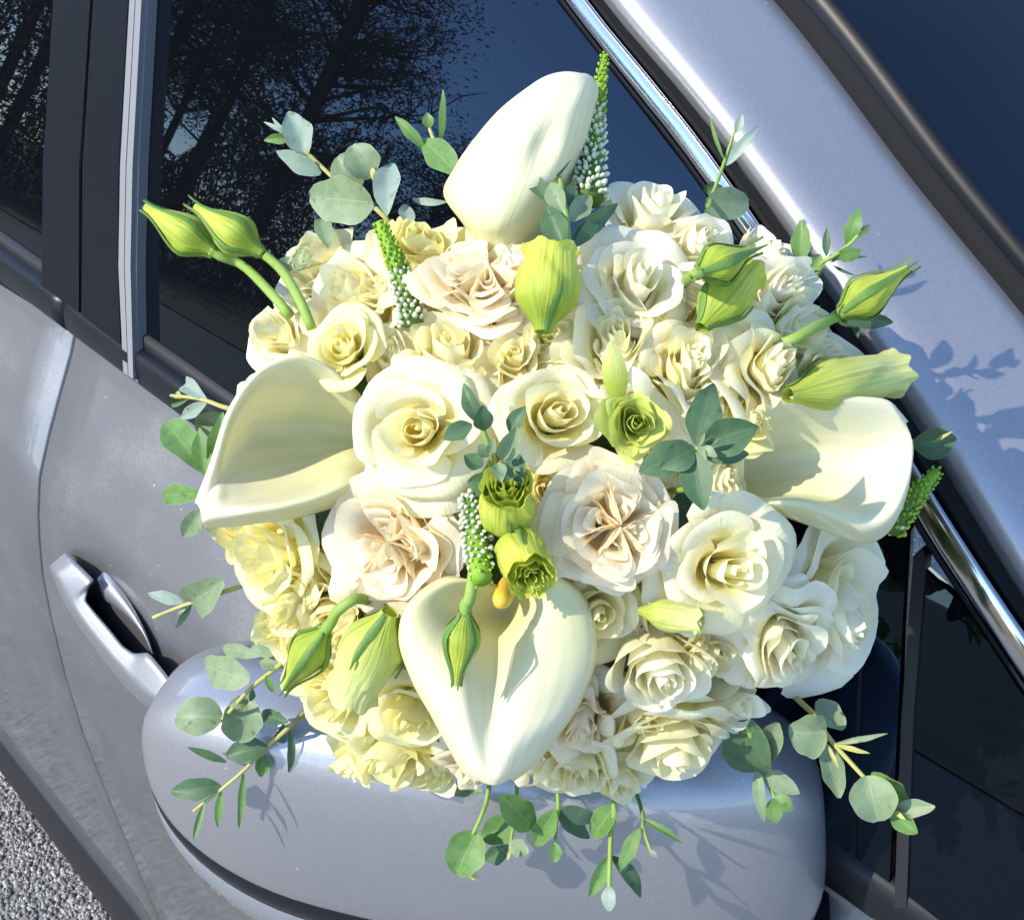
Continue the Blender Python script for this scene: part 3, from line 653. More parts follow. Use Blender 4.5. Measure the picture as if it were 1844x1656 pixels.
# x, y, radius (px), colour, kind, extra
ROSES = [
    (752, 775, 132, 'cream', 'rose', dict(tilt=(-.12, .05), dz=-.014, sep=9, label='large open cream rose with a yellow heart')),
    (1003, 738, 104, 'cream', 'rose', dict(tilt=(.15, .25), dz=-.008, sep=8, close=.25, label='oval cream rose with a tight spiral heart')),
    (1325, 1025, 128, 'cream', 'rose', dict(tilt=(.25, -.05), dz=-.012, sep=9, label='open cream rose below the right calla lily')),
    (805, 618, 138, 'cream', 'rose', dict(tilt=(-.1, .75), dz=.004, sep=8)),
    (1155, 492, 112, 'white', 'rose', dict(tilt=(.2, .35), dz=-.004, sep=9, label='white rose high in the bouquet')),
    (1180, 365, 92, 'white', 'rose', dict(tilt=(.25, .95), dz=.0, sep=7, close=.3)),
    (1195, 1225, 108, 'white', 'rose', dict(tilt=(.2, -.75), dz=-.006, sep=8, close=.55, label='half closed white rose nodding down')),
    (458, 1010, 92, 'yellow', 'rose', dict(tilt=(-.95, -.15), dz=-.004, sep=8)),
    (520, 1095, 78, 'yellow', 'ruffle', dict(tilt=(-.6, -.6), dz=.004, sep=7)),
    (588, 1275, 84, 'yellow', 'rose', dict(tilt=(-.7, -.5), dz=-.002, sep=8)),
    (700, 1375, 92, 'yellow', 'rose', dict(tilt=(-.4, -.9), dz=.0, sep=8)),
    (735, 1300, 72, 'yellow', 'rose', dict(tilt=(-.1, -.5), dz=-.004, sep=7)),
    (1215, 1365, 118, 'cream', 'rose', dict(tilt=(.25, -1.1), dz=.0, sep=9)),
    (1425, 1165, 140, 'white', 'ruffle', dict(tilt=(.35, -.55), dz=-.008, sep=9, label='ruffled white rose at the lower right')),
    (1528, 1092, 156, 'white', 'ruffle', dict(tilt=(.7, -.2), dz=.008, sep=9)),
    (620, 520, 118, 'cream', 'ruffle', dict(tilt=(-.45, .6), sep=9)),
    (496, 600, 80, 'cream', 'ruffle', dict(tilt=(-.95, .4), dz=.002, sep=7)),
    (612, 612, 62, 'yellow', 'rose', dict(tilt=(-.3, .3), dz=-.010, sep=6, label='small lemon yellow rose')),
    (765, 425, 86, 'yellow', 'ruffle', dict(tilt=(-.2, .9), dz=.006, sep=7)),
    (865, 485, 98, 'blush', 'garden', dict(tilt=(-.1, .75), dz=.0, sep=7)),
    (1290, 440, 88, 'white', 'ruffle', dict(tilt=(.4, .8), dz=.002, sep=7)),
    (1420, 520, 100, 'white', 'ruffle', dict(tilt=(.6, .5), dz=.0, sep=8)),
    (1455, 590, 72, 'cream', 'ruffle', dict(tilt=(.9, .2), dz=.004, sep=6)),
    (1268, 645, 92, 'cream', 'ruffle', dict(tilt=(.3, .35), dz=-.002, sep=8)),
    (1392, 660, 86, 'cream', 'ruffle', dict(tilt=(.6, .1), dz=-.002, sep=7, ruf=.1)),
    (1110, 600, 88, 'cream', 'ruffle', dict(tilt=(.1, .5), dz=.002, sep=6)),
    (690, 985, 148, 'blush', 'garden', dict(tilt=(-.35, -.1), dz=-.006, sep=9, label='full blush garden rose left of centre')),
    (1100, 945, 140, 'blush', 'garden', dict(tilt=(.08, .05), dz=-.010, sep=9, label='blush garden rose with quartered folds at the centre')),
    (1085, 1115, 74, 'cream', 'rose', dict(tilt=(.2, -.2), dz=.002, sep=6)),
    (1060, 1320, 90, 'blush', 'ruffle', dict(tilt=(.1, -.6), dz=.0, sep=7)),
    (850, 1385, 70, 'blush', 'ruffle', dict(tilt=(-.1, -.9), dz=.006, sep=6)),
    (1020, 1400, 84, 'cream', 'ruffle', dict(tilt=(.05, -1.0), dz=.002, sep=6)),
    (1290, 1180, 80, 'cream', 'ruffle', dict(tilt=(.3, -.5), dz=.004, sep=6)),
    (600, 1130, 86, 'cream', 'ruffle', dict(tilt=(-.5, -.4), dz=.004, sep=6)),
    (1230, 760, 84, 'yellow', 'ruffle', dict(tilt=(.3, .2), dz=.012, sep=5)),
    (925, 640, 70, 'cream', 'rose', dict(tilt=(-.1, .4), dz=.006, sep=5)),
    (452, 720, 60, 'blush', 'ruffle', dict(tilt=(-1.0, .3), dz=.012, sep=5)),
]
FILL = [(560, 1200, 'yellow'), (655, 1215, 'cream'), (905, 760, 'cream'), (870, 700, 'cream'), (1190, 850, 'cream'), (1310, 850, 'cream'), (1180, 1070, 'cream'), (1255, 1110, 'white'), (1150, 1300, 'cream'), (960, 1345, 'blush'),
        (1330, 1275, 'white'), (1125, 1400, 'cream'), (790, 1240, 'yellow'), (705, 640, 'cream'), (690, 515, 'cream'), (715, 465, 'cream'), (1010, 600, 'cream'), (1050, 535, 'white'), (1225, 560, 'cream'), (1345, 585, 'cream'),
        (1475, 690, 'cream'), (1500, 640, 'white'), (1340, 765, 'yellow'), (905, 560, 'blush'), (560, 1030, 'yellow'), (430, 960, 'yellow'), (930, 840, 'cream'), (800, 900, 'blush'), (1000, 880, 'cream'), (1010, 1080, 'cream'), (655, 1385, 'yellow'), (765, 1385, 'yellow'), (1390, 450, 'white'), (560, 470, 'cream'), (490, 1130, 'yellow')]
for i, (x, y, r, m, kind, kw) in enumerate(ROSES): rose(x, y, r, m, kind, seed=i + 1, **kw)
for i, (x, y, m) in enumerate(FILL): rose(x, y, 84, m, 'ruffle', seed=200 + i, sep=1 if i % 4 == 0 else 0, dz=.010, ruf=.10)

# leafy green heart of the bunch and the tied stems behind it
b = MB(); gg = []
o = Q(960, 880, .105); rg = random.Random(9)
for i in range(28):
    a = 2 * math.pi * i / 28; row = []
    for j in range(9):
        e = math.pi / 2 * j / 8 ; k = 1 + .05 * math.sin(5 * a + j) + rg.uniform(-.03, .03)
        row.append(o + (RT * math.cos(a) * .105 + UP * math.sin(a) * .092) * math.cos(e) * k - FW * (.055 * math.sin(e)) * k)
    gg.append(row)
b.grid(gg, closed=True); b.build('leafy_core', M['dark'], bq)
b = MB(); sd = (FW * .55 - UP * .75 - RT * .35).normalized()
for k in range(16):
    a = k * 2.4; rr = .004 * math.sqrt(k + .5) ; of = sd.orthogonal().normalized() * rr * math.cos(a) + sd.cross(sd.orthogonal()).normalized() * rr * math.sin(a)
    b.tube([o + of * 3, o + of + sd * .04, o + of * 1.1 + sd * .09], .0025, 6)
b.build('stem_bundle', M['stem'], bq)
b = MB(); b.tube([o + sd * .035, o + sd * .04, o + sd * .075, o + sd * .08], [.017, .019, .019, .017], 20); b.build('ribbon_wrap', M['ribbon'], bq)

# ---- calla lilies: ribs across the spathe, each five points (x, y, depth), from the throat to the tip
def calla(ref, ribs, label, spadix=None, nu=56, nv=64, uvflip=False):
    """ribs: list of point lists (x, y, dz metres)"""
    ref_d = ref
    rows = [catmull([P(x, y, ref_d + d) for x, y, d in rib], nv) for rib in ribs]
    gr = []
    colms = [catmull([rows[i][j] for i in range(len(rows))], nu) for j in range(nv)]
    gr = [[colms[j][i] for j in range(nv)] for i in range(nu)]
    b = MB(); uvs = [(j / (nv - 1), .35 + .65 * i / (nu - 1)) for i in range(nu) for j in range(nv)]
    b.grid(gr, uv=uvs)
    o = b.build('calla_lily', M['calla'], bq); o['label'] = label
    md = o.modifiers.new('t', 'SOLIDIFY'); md.thickness = .0008; md.offset = 0
    if spadix:
        s = MB(); pts = [P(x, y, ref_d + d) for x, y, d in spadix]; pts = catmull(pts, 8)
        s.tube(pts, [.0034, .0036, .0036, .0035, .0034, .0031, .0026, .0012], 10); s.build('spadix', M['spadix'], o)
    return o
# left calla: mouth to the viewer's left, lower lip rolled forward
calla(.366, [
    [(672, 735, .022), (668, 770, .030), (668, 800, .036), (664, 835, .020), (672, 858, .012), (684, 882, .024)],
    [(638, 700, .011), (632, 712, .010), (628, 775, .036), (622, 832, .022), (632, 868, .000), (650, 898, .016)],
    [(586, 661, .007), (582, 668, .004), (560, 765, .036), (565, 858, .018), (575, 892, -.006), (590, 916, .012)],
    [(530, 645, .005), (528, 652, .000), (505, 770, .034), (510, 872, .014), (515, 908, -.009), (528, 932, .008)],
    [(465, 669, .005), (468, 676, .000), (450, 780, .028), (455, 882, .008), (455, 918, -.010), (468, 940, .006)],
    [(413, 736, .005), (418, 742, .001), (412, 820, .016), (415, 890, .002), (412, 925, -.009), (422, 946, .006)],
    [(380, 832, .006), (386, 835, .002), (388, 870, .004), (386, 900, -.003), (384, 930, -.007), (392, 948, .006)],
    [(352, 905, .008), (358, 910, .002), (362, 920, .000), (364, 930, -.002), (366, 938, -.003), (370, 947, .005)],
], 'left calla lily with its cup opening to the left and a rolled lip')
# top calla: seen from behind, tip up to the right
calla(.372, [
    [(896, 520, .045), (900, 522, .038), (912, 526, .032), (925, 528, .030), (940, 528, .030), (955, 526, .032), (968, 522, .038), (972, 520, .045)],
    [(868, 470, .040), (872, 474, .030), (890, 482, .020), (912, 486, .016), (935, 486, .016), (960, 482, .020), (978, 474, .030), (982, 470, .040)],
    [(838, 405, .035), (842, 412, .022), (862, 428, .010), (885, 432, .006), (912, 432, .004), (945, 430, .008), (975, 425, .018), (985, 420, .030)],
    [(800, 350, .040), (806, 355, .022), (838, 378, .006), (885, 395, -.003), (925, 398, -.003), (968, 390, .002), (1005, 375, .014), (1012, 368, .030)],
    [(822, 300, .040), (826, 300, .022), (865, 310, .002), (912, 322, -.007), (955, 330, -.008), (995, 328, -.004), (1028, 318, .010), (1036, 312, .028)],
    [(855, 252, .038), (860, 250, .020), (900, 248, .000), (940, 256, -.009), (975, 266, -.0065), (1018, 268, -.006), (1050, 258, .008), (1056, 250, .026)],
    [(895, 205, .036), (902, 200, .018), (935, 195, .000), (968, 200, -.008), (1000, 208, -.0085), (1035, 208, -.006), (1063, 200, .006), (1070, 195, .022)],
    [(940, 168, .034), (948, 162, .016), (975, 155, .002), (1000, 158, -.006), (1025, 163, -.006), (1050, 166, -.004), (1070, 170, .004), (1076, 170, .018)],
    [(985, 142, .030), (992, 136, .014), (1010, 132, .004), (1028, 134, -.001), (1044, 139, -.002), (1058, 144, .000), (1069, 150, .004), (1074, 152, .014)],
    [(1048, 136, .016), (1052, 134, .009), (1056, 135, .006), (1060, 137, .004), (1063, 139, .004), (1066, 141, .005), (1068, 144, .007), (1070, 146, .012)],
], 'top calla lily seen from its smooth back, tip pointing up')
# right calla: throat by the dark leaves, blade spreading right
calla(.350, [
    [(1268, 862, .012), (1275, 866, .016), (1283, 880, .024), (1290, 895, .024), (1300, 908, .016), (1312, 914, .008)],
    [(1285, 815, .010), (1292, 822, .010), (1305, 862, .028), (1318, 895, .024), (1335, 906, .006), (1348, 908, .000)],
    [(1328, 752, .014), (1335, 760, .006), (1362, 830, .028), (1385, 890, .020), (1395, 900, -.004), (1402, 925, .004)],
    [(1402, 723, .008), (1404, 728, .004), (1428, 815, .026), (1448, 890, .016), (1452, 905, -.004), (1458, 945, .006)],
    [(1471, 715, .008), (1472, 720, .004), (1492, 812, .022), (1508, 895, .014), (1510, 925, .000), (1512, 965, .010)],
    [(1540, 718, .010), (1540, 723, .005), (1556, 812, .018), (1565, 895, .012), (1562, 945, .004), (1560, 976, .014)],
    [(1597, 723, .012), (1595, 728, .007), (1606, 800, .014), (1612, 872, .010), (1608, 925, .006), (1600, 955, .016)],
    [(1619, 742, .013), (1616, 746, .009), (1630, 785, .012), (1636, 830, .011), (1634, 872, .010), (1630, 895, .018)],
    [(1634, 760, .020), (1630, 764, .012), (1638, 780, .012), (1642, 796, .012), (1643, 812, .013), (1642, 826, .018)],
], 'right calla lily spreading towards the front pillar', [(1275, 900, .024), (1286, 893, .014), (1294, 888, .008), (1298, 885, .005)])
# bottom calla: throat at the centre, blade hanging down
calla(.340, [
    [(870, 1052, .010), (878, 1048, .014), (900, 1056, .030), (925, 1070, .036), (945, 1056, .022), (958, 1040, .012), (966, 1036, .008)],
    [(800, 1040, .014), (812, 1052, .010), (868, 1092, .032), (918, 1108, .036), (958, 1080, .014), (1000, 1042, .002), (1014, 1042, .010)],
    [(735, 1088, .020), (748, 1090, .006), (830, 1128, .016), (905, 1150, .026), (965, 1118, .006), (1042, 1080, .004), (1056, 1080, .018)],
    [(718, 1150, .022), (730, 1152, .006), (815, 1176, .006), (895, 1200, .018), (965, 1172, .004), (1060, 1140, .006), (1074, 1142, .020)],
    [(740, 1220, .022), (750, 1218, .007), (825, 1232, .003), (890, 1250, .012), (960, 1230, .004), (1055, 1205, .008), (1068, 1208, .022)],
    [(776, 1285, .022), (784, 1280, .008), (835, 1290, .002), (885, 1302, .008), (945, 1288, .005), (1028, 1268, .010), (1040, 1272, .022)],
    [(806, 1340, .022), (814, 1334, .009), (848, 1344, .004), (882, 1352, .006), (920, 1346, .003), (990, 1325, .011), (1000, 1330, .022)],
    [(832, 1385, .020), (840, 1380, .010), (860, 1388, .006), (885, 1394, .006), (908, 1390, .006), (952, 1372, .011), (960, 1377, .020)],
    [(858, 1408, .016), (864, 1405, .011), (874, 1409, .009), (886, 1412, .008), (898, 1411, .009), (918, 1402, .011), (924, 1405, .016)],
], 'bottom calla lily with its blade hanging down', [(925, 1040, .036), (912, 1062, .020), (904, 1078, .010), (900, 1088, .006)])

# ---- lisianthus buds
def bud(bx, by, tx, ty, wd, db, dt, m='bud', stem=None, kind='closed', label=None, seed=0, sepals=4, ext=.16):
    """bud from base pixel to tip pixel, wd = full width in px; db, dt depth offsets of base and tip"""
    rg = random.Random(seed + 77)
    p0, p1 = Q(bx, by, db), Q(tx, ty, dt) if kind != 'abs' else None
    L = (p1 - p0).length; ax = (p1 - p0) / L; d = D((bx + tx) / 2, (by + ty) / 2); R = wd / 2 * d / F
    X = ax.orthogonal().normalized(); Y = ax.cross(X)
    ph = rg.uniform(0, 6.28); b = MB(); g = []; nu, nv = 40, 22
    def rad(v):
        if kind == 'open':
            return R * (.28 + .72 * sm(0, .42, v)) * (1 - .16 * sm(.55, .92, v)) * (1 + .14 * sm(.90, 1, v))
        return R * (.30 + .70 * sm(0, .34, v)) * (1 - .80 * sm(.34, 1.03, v) ** .92)
    for i in range(nu):
        a = 2 * math.pi * i / nu; row = []
        for j in range(nv):
            v = j / (nv - 1); tw = 1.5 * v
            lob = abs(((a * 4 / (2 * math.pi) + tw) % 1.0) - .0)          # spiral overlap of the furled petals
            r = rad(v) * (.93 + .10 * lob + (.05 * math.sin(9 * a + ph) * sm(.85, 1, v) if kind == 'open' else 0))
            zz = L * v + (L * .035 * math.sin(6 * a + ph) * sm(.85, 1, v) if kind == 'open' else 0)
            row.append(p0 + ax * zz + (X * math.cos(a) + Y * math.sin(a)) * r)
        g.append(row)
    b.grid(g, closed=True, uv=[(i / nu, .1 + .9 * j / (nv - 1)) for i in range(nu) for j in range(nv)])
    if kind == 'open':                                                     # the inner rolled petals at the mouth
        for q in range(5):
            rr = R * (.62 - .12 * q); g = []
            for i in range(17):
                a = ph + q * 2.4 + (i / 16 - .5) * 4.6; row = []
                for j, v in enumerate((.72, .86, .96, 1.02)):
                    k = rr * (1 + .12 * math.sin(5 * a + q) * (j / 3) + .16 * (j == 3))
                    row.append(p0 + ax * L * (v + .02 * math.sin(7 * a + q) + .008 * q) + (X * math.cos(a) + Y * math.sin(a)) * k)
                g.append(row)
            b.grid(g, uv=[(i / 16, j / 3) for i in range(17) for j in range(4)])
    if kind != 'open' and True:
        pass
    o = b.build('lisianthus_bud', M[m], bq)
    if label: o['label'] = label
    for k in range(sepals):                                                # narrow sepals lying along the bud, tips free
        a = ph + 2 * math.pi * k / sepals + rg.uniform(-.2, .2); s = MB(); g = []
        end = (1.0 + ext * rg.uniform(.5, 1.2)) if kind != 'open' else rg.uniform(.45, .8); tw = rg.uniform(-.2, .5); fl = rg.uniform(.0, .6)
        for j in range(14):
            v = end * j / 13; aa = a + tw * v
            rr = (rad(min(v, 1)) * 1.07 + .0004 if v <= 1 else rad(1) * 1.07 + .0004) + (R * fl * max(0, v - .75) ** 1.5)
            wv = .0011 * math.sin(math.pi * (.16 + .80 * j / 13)) * (1.3 if j < 6 else 1) + .0001; cc = p0 + ax * (L * v) + (X * math.cos(aa) + Y * math.sin(aa)) * rr
            T = (Y * math.cos(aa) - X * math.sin(aa)); Nn = (X * math.cos(aa) + Y * math.sin(aa))
            g.append([cc - T * wv - Nn * .0004, cc + Nn * .0004, cc + T * wv - Nn * .0004])
        s.grid(g); s.build('sepal', M['sepal'], o)
    if stem:
        pts = [p0 + ax * L * .04] + [Q(x, y, z) for x, y, z in stem]; pts = catmull([pts[0] - ax * 0, p0 - ax * L * .10] + pts[1:], 16)
        s = MB(); s.tube(pts, [R * .36] + [R * .30] + [.0021] * 2 + [.0019] * 12, 9); s.build('stem', M['stem'], o)
    return o
bud(388, 455, 262, 372, 72, -.012, -.018, 'bud', [(440, 480, -.008), (490, 530, -.010), (522, 568, -.004)], label='leftmost pointed green bud', seed=1, ext=.06)
bud(470, 455, 352, 372, 76, -.016, -.022, 'bud', [(510, 490, -.012), (540, 540, -.012), (562, 592, -.004)], label='pointed green bud beside the leftmost one', seed=2, ext=.16)
bud(978, 598, 992, 448, 112, -.012, -.022, 'bud', None, 'open', 'wide lime bud standing below the top sprig', 3, 2)
bud(1258, 492, 1352, 452, 66, -.032, -.036, 'bud', [(1235, 505, .0), (1225, 520, .012)], label='pointed bud with long sepal tips over the white rose', seed=4, ext=.35)
bud(1262, 590, 1345, 486, 88, -.010, -.016, 'bud', None, 'open', None, 5, 3)
bud(1512, 565, 1634, 484, 70, -.014, -.020, 'bud', [(1470, 588, -.014), (1430, 610, -.012), (1398, 622, -.004)], label='pointed bud reaching right over the front pillar', seed=6, ext=.18)
bud(1418, 712, 1608, 672, 98, -.004, -.012, 'budpale', None, 'open', 'long pale bud behind the right calla lily', 7, 1)
bud(915, 958, 912, 872, 96, -.006, -.030, 'bud', None, 'open', 'round lime bud at the centre', 9, 1)
bud(922, 962, 958, 1040, 90, -.012, -.034, 'bud', None, 'open', 'lime bud nodding below the round one', 10, 1)
bud(838, 1100, 822, 1232, 64, -.028, -.032, 'bud', [(845, 1080, -.028), (852, 1040, -.024), (856, 1000, -.004)], label='pointed bud hanging over the bottom calla lily', seed=11, ext=.04)
bud(588, 1132, 514, 1238, 70, -.018, -.022, 'bud', [(608, 1100, -.018), (640, 1078, -.014), (668, 1082, .002)], label='pointed bud hanging at the lower left', seed=12, ext=.12)
bud(702, 1100, 632, 1246, 108, -.016, -.022, 'budpale', None, 'open', 'wide pale green bud at the lower left', 13, 3)
bud(1150, 1098, 1262, 1118, 56, -.006, -.014, 'budpale', None, 'open', 'small yellow bud under the quartered rose', 14, 0)
rose(1142, 768, 58, 'lime', 'ruffle', tilt=(.25, -.1), dz=-.014, seed=91, sep=6, close=.3, ruf=.06, label='half open lime flower right of the oval rose')
# strap-like young green petals above the lime flower
def strap(bx, by, tx, ty, wd, db, dt, m, bow=.1):
    p0, p1 = Q(bx, by, db), Q(tx, ty, dt); ax = (p1 - p0); L = ax.length; ax /= L
    nrm = (CAM - p0).normalized(); T = ax.cross(nrm).normalized(); nrm = T.cross(ax); b = MB(); g = []; hw = wd / 2 * D(bx, by) / F
    for j in range(12):
        v = j / 11; w_ = hw * math.sin(math.pi * (.18 + .80 * v)) ** .8 if v < 1 else hw * .05
        g.append([p0 + ax * L * v + T * w_ * q + nrm * (L * bow * math.sin(math.pi * v) - w_ * .35 * q * q) for q in (-1, -.5, 0, .5, 1)])
    b.grid(g, uv=[(i / 4, j / 11) for j in range(12) for i in range(5)])
    return b
strap(1112, 716, 1100, 612, 44, -.012, -.022, 'lime').build('young_petal', M['budpale'], bq)
strap(1165, 715, 1140, 660, 36, -.010, -.016, 'white').build('young_petal', M['white'], bq)

# ---- veronica spikes
def spike(bx, by, tx, ty, wb, wt, db, dt, green, label, n=230, seed=0, stem=None):
    rg = random.Random(seed); p0, p1 = Q(bx, by, db), Q(tx, ty, dt); ax = p1 - p0; L = ax.length; ax /= L
    X = ax.orthogonal().normalized(); Y = ax.cross(X); d = D(bx, by); r0, r1 = wb / 2 * d / F, wt / 2 * d / F
    side = X * rg.uniform(-1, 1) * L * .04
    ctr = lambda v: p0 + ax * L * v + side * math.sin(math.pi * v)
    b = MB(); b.tube([ctr(v) for v in np.linspace(0, 1, 12)], [(r0 + (r1 - r0) * v) * .82 for v in np.linspace(0, 1, 12)], 12)
    if stem: b.tube([Q(*q) for q in stem], .0016, 7)
    o = b.build('veronica_spike', M['veronica'], bq); o['label'] = label
    fb = MB()
    for k in range(n):
        v = (k + .5) / n; v = 1 - (1 - v) ** .85 + rg.uniform(-.006, .006); a = k * 2.39996 + rg.uniform(-.15, .15); rr = (r0 + (r1 - r0) * v) * .86
        out = X * math.cos(a) + Y * math.sin(a); c = ctr(v) + out * rr; s = (.0017 if v < green else .0014) * rg.choice((.55, .8, .95, 1.1, 1.25)) * (1 - .3 * v)
        dirn = (out * (1 - .5 * v) + ax * (.45 + .6 * v)).normalized(); T = dirn.orthogonal().normalized(); S = dirn.cross(T)
        vs = [c - dirn * s * .3] + [c + (T * math.cos(q * 1.0472) + S * math.sin(q * 1.0472)) * s * .52 + dirn * s * .35 for q in range(6)] + [c + (T * math.cos(q * 1.0472) + S * math.sin(q * 1.0472)) * s * .38 + dirn * s * 1.05 for q in range(6)] + [c + dirn * s * 1.35]
        fs = [(0, 1 + (q + 1) % 6, 1 + q) for q in range(6)] + [(1 + q, 1 + (q + 1) % 6, 7 + (q + 1) % 6, 7 + q) for q in range(6)] + [(7 + q, 7 + (q + 1) % 6, 13) for q in range(6)]
        fb.add(vs, fs, [(.5, .1)] + [(.5, .3)] * 6 + [(.5, .9)] * 6 + [(.5, 1)], 0 if v < green + rg.uniform(-.07, .07) else 1)
    fl = fb.build('florets', [M['floret'], M['tipbud']], o); fl['kind'] = 'stuff'
    return o
spike(1062, 360, 1090, 98, 60, 12, -.006, -.016, .60, 'tall veronica spike beside the top calla lily', 300, 1)
spike(745, 585, 682, 400, 50, 26, .008, -.024, .50, 'veronica spike at the upper left', 190, 2)
spike(858, 895, 868, 1042, 52, 40, .0, -.036, .84, 'white dotted veronica spike at the centre', 170, 3)
spike(1600, 950, 1688, 848, 56, 20, .004, -.004, .05, 'short green veronica spike behind the right calla lily', 150, 4)

# ---- eucalyptus
def leaf(parent, bx, by, tx, ty, wd, m='grey', db=-.004, dt=-.006, tw=0.0, cup=.25, bend=.06, pw=.8):
    """leaf from base pixel to tip pixel; wd full width px; tw rolls the blade about its axis"""
    rl = random.Random(int(bx * 13 + by * 7 + tx)); tw += rl.uniform(-.3, .3); bend += rl.uniform(-.07, .10); cup += rl.uniform(-.25, .3); wv, wp = rl.uniform(.02, .07), rl.uniform(0, 6.28); asy = rl.uniform(-.12, .12) * (pw > .6)
    p0, p1 = Q(bx, by, db), Q(tx, ty, dt); ax = p1 - p0; L = ax.length; ax /= L; mid = (p0 + p1) / 2
    nrm = (CAM - mid).normalized(); T = ax.cross(nrm).normalized(); nrm = T.cross(ax)
    c, s = math.cos(tw), math.sin(tw); T, nrm = T * c + nrm * s, nrm * c - T * s
    hw = wd / 2 * D(bx, by) / F; b = MB(); g = []; nv = 13
    for j in range(nv):
        v = j / (nv - 1); w_ = hw * (math.sin(math.pi * min(1, v * .97 + .015)) ** pw) * (1 + .12 * math.cos(math.pi * v)) + hw * .02
        g.append([p0 + ax * L * v + T * w_ * q + nrm * (L * bend * math.sin(math.pi * v) + cup * w_ * (abs(q) ** 1.5) - .05 * w_ * (q == 0) + hw * wv * 2 * q * math.sin(5 * v + wp)) + T * (hw * asy * math.sin(math.pi * v) + hw * wv * (abs(q) > .9) * math.sin(14 * v + wp)) for q in (-1, -.66, -.33, 0, .33, .66, 1)])
    b.grid(g, uv=[(i / 6, j / (nv - 1)) for j in range(nv) for i in range(7)])
    return b.build('leaf', M[m], parent)

def sprig(stem, leaves, label=None, m='twig', r0=.0012, r1=.0007, tip=None):
    x0, y0, z0 = stem[0]; k = .24
    stem = [(x0 + (960 - x0) * k, y0 + (880 - y0) * k, z0 + .035 + .072 * math.sqrt(max(0, 1 - ((x0 + (960 - x0) * k - 960) / 660) ** 2 - ((y0 + (880 - y0) * k - 880) / 590) ** 2)) - .072 * math.sqrt(max(0, 1 - ((x0 - 960) / 660) ** 2 - ((y0 - 880) / 590) ** 2)))] + list(stem)
    b = MB(); pts = catmull([Q(*p) for p in stem], 14)
    b.tube(pts, [r0 + (r1 - r0) * k / 13 for k in range(14)], 7)
    o = b.build('eucalyptus_sprig', M[m], bq)
    if label: o['label'] = label
    for lf in leaves:
        a = list(lf); kw = a.pop() if isinstance(a[-1], dict) else {}
        leaf(o, *a, **kw)
    return o

sprig([(700, 400, .004), (660, 365, -.004), (600, 320, -.008), (545, 268, -.010), (505, 238, -.012)], [
    (553, 278, 518, 202, 52, 'silver', dict(db=-.010, dt=-.014)), (578, 312, 498, 272, 38, 'silver', dict(db=-.008, dt=-.012, tw=.5)),
    (672, 365, 558, 355, 82, 'grey', dict(db=-.010, dt=-.012, pw=.5)), (666, 322, 634, 262, 62, 'grey', dict(db=-.014, dt=-.016, pw=.55)), (650, 335, 608, 282, 66, 'grey', dict(db=-.008, dt=-.010, pw=.6)),
    (698, 388, 702, 295, 50, 'silver', dict(db=-.004, dt=-.008, tw=.3)), (530, 250, 476, 252, 18, 'green', dict(db=-.010, dt=-.012)), (522, 246, 490, 212, 8, 'silver', dict(db=-.012, dt=-.014)), (526, 246, 475, 220, 9, 'silver', dict(db=-.012, dt=-.014)),
    (592, 448, 574, 394, 32, 'grey'), (560, 478, 530, 455, 40, 'grey', dict(db=.004, dt=.002)), (520, 490, 515, 462, 34, 'grey', dict(db=.004, dt=.002)), (735, 408, 728, 368, 30, 'silver', dict(db=.004, dt=.002)), (690, 352, 668, 300, 12, 'twig', dict(db=-.012, dt=-.012))],
    'eucalyptus sprig with round leaves at the upper left')
sprig([(845, 330, .006), (815, 290, -.004), (785, 258, -.008), (770, 222, -.010)], [
    (824, 316, 760, 250, 52, 'green', dict(pw=.9)), (765, 268, 712, 210, 20, 'green', dict(db=-.008, dt=-.012)), (794, 258, 798, 162, 13, 'green', dict(db=-.008, dt=-.014)), (772, 232, 769, 203, 20, 'green', dict(db=-.01, dt=-.012)),
    (838, 300, 868, 240, 22, 'silver', dict(db=.008, dt=.006)), (805, 364, 742, 358, 14, 'silver', dict(db=.008, dt=.008))], 'eucalyptus sprig left of the top calla lily')
sprig([(1020, 462, -.006), (1022, 410, -.018), (1012, 345, -.026), (1002, 285, -.030)], [
    (996, 370, 926, 284, 30, 'dark', dict(db=-.024, dt=-.030, tw=.3)), (1000, 318, 974, 278, 20, 'dark', dict(db=-.028, dt=-.030)), (1004, 318, 1028, 262, 22, 'dark', dict(db=-.028, dt=-.034)), (1002, 310, 996, 262, 12, 'green', dict(db=-.03, dt=-.034)),
    (1016, 385, 990, 330, 34, 'grey', dict(db=-.022, dt=-.030)), (1018, 452, 985, 372, 46, 'dark', dict(db=-.016, dt=-.024)), (1030, 430, 1112, 366, 34, 'dark', dict(db=-.014, dt=-.016, tw=-.4)), (1028, 400, 1062, 352, 36, 'white' if False else 'grey', dict(db=-.018, dt=-.018)), (1035, 445, 1078, 390, 26, 'dark', dict(db=-.012, dt=-.012)), (1014, 372, 1034, 330, 24, 'dark', dict(db=-.02, dt=-.026))],
    'eucalyptus sprig with pointed leaves in front of the top calla lily', 'stem')
sprig([(1262, 402, .006), (1285, 345, -.002), (1305, 290, -.006), (1328, 222, -.010)], [
    (1308, 298, 1366, 228, 20, 'silver', dict(db=-.008, dt=-.012)), (1304, 288, 1278, 208, 7, 'green', dict(db=-.008, dt=-.010)), (1326, 240, 1336, 206, 16, 'silver', dict(db=-.01, dt=-.012)),
    (1270, 368, 1348, 366, 58, 'grey', dict(db=.002, dt=.0, pw=.5)), (1266, 342, 1302, 338, 24, 'dark', dict(db=.006, dt=.006))], 'thin sprig with one round leaf by the window trim', 'stem', .0011, .0005)
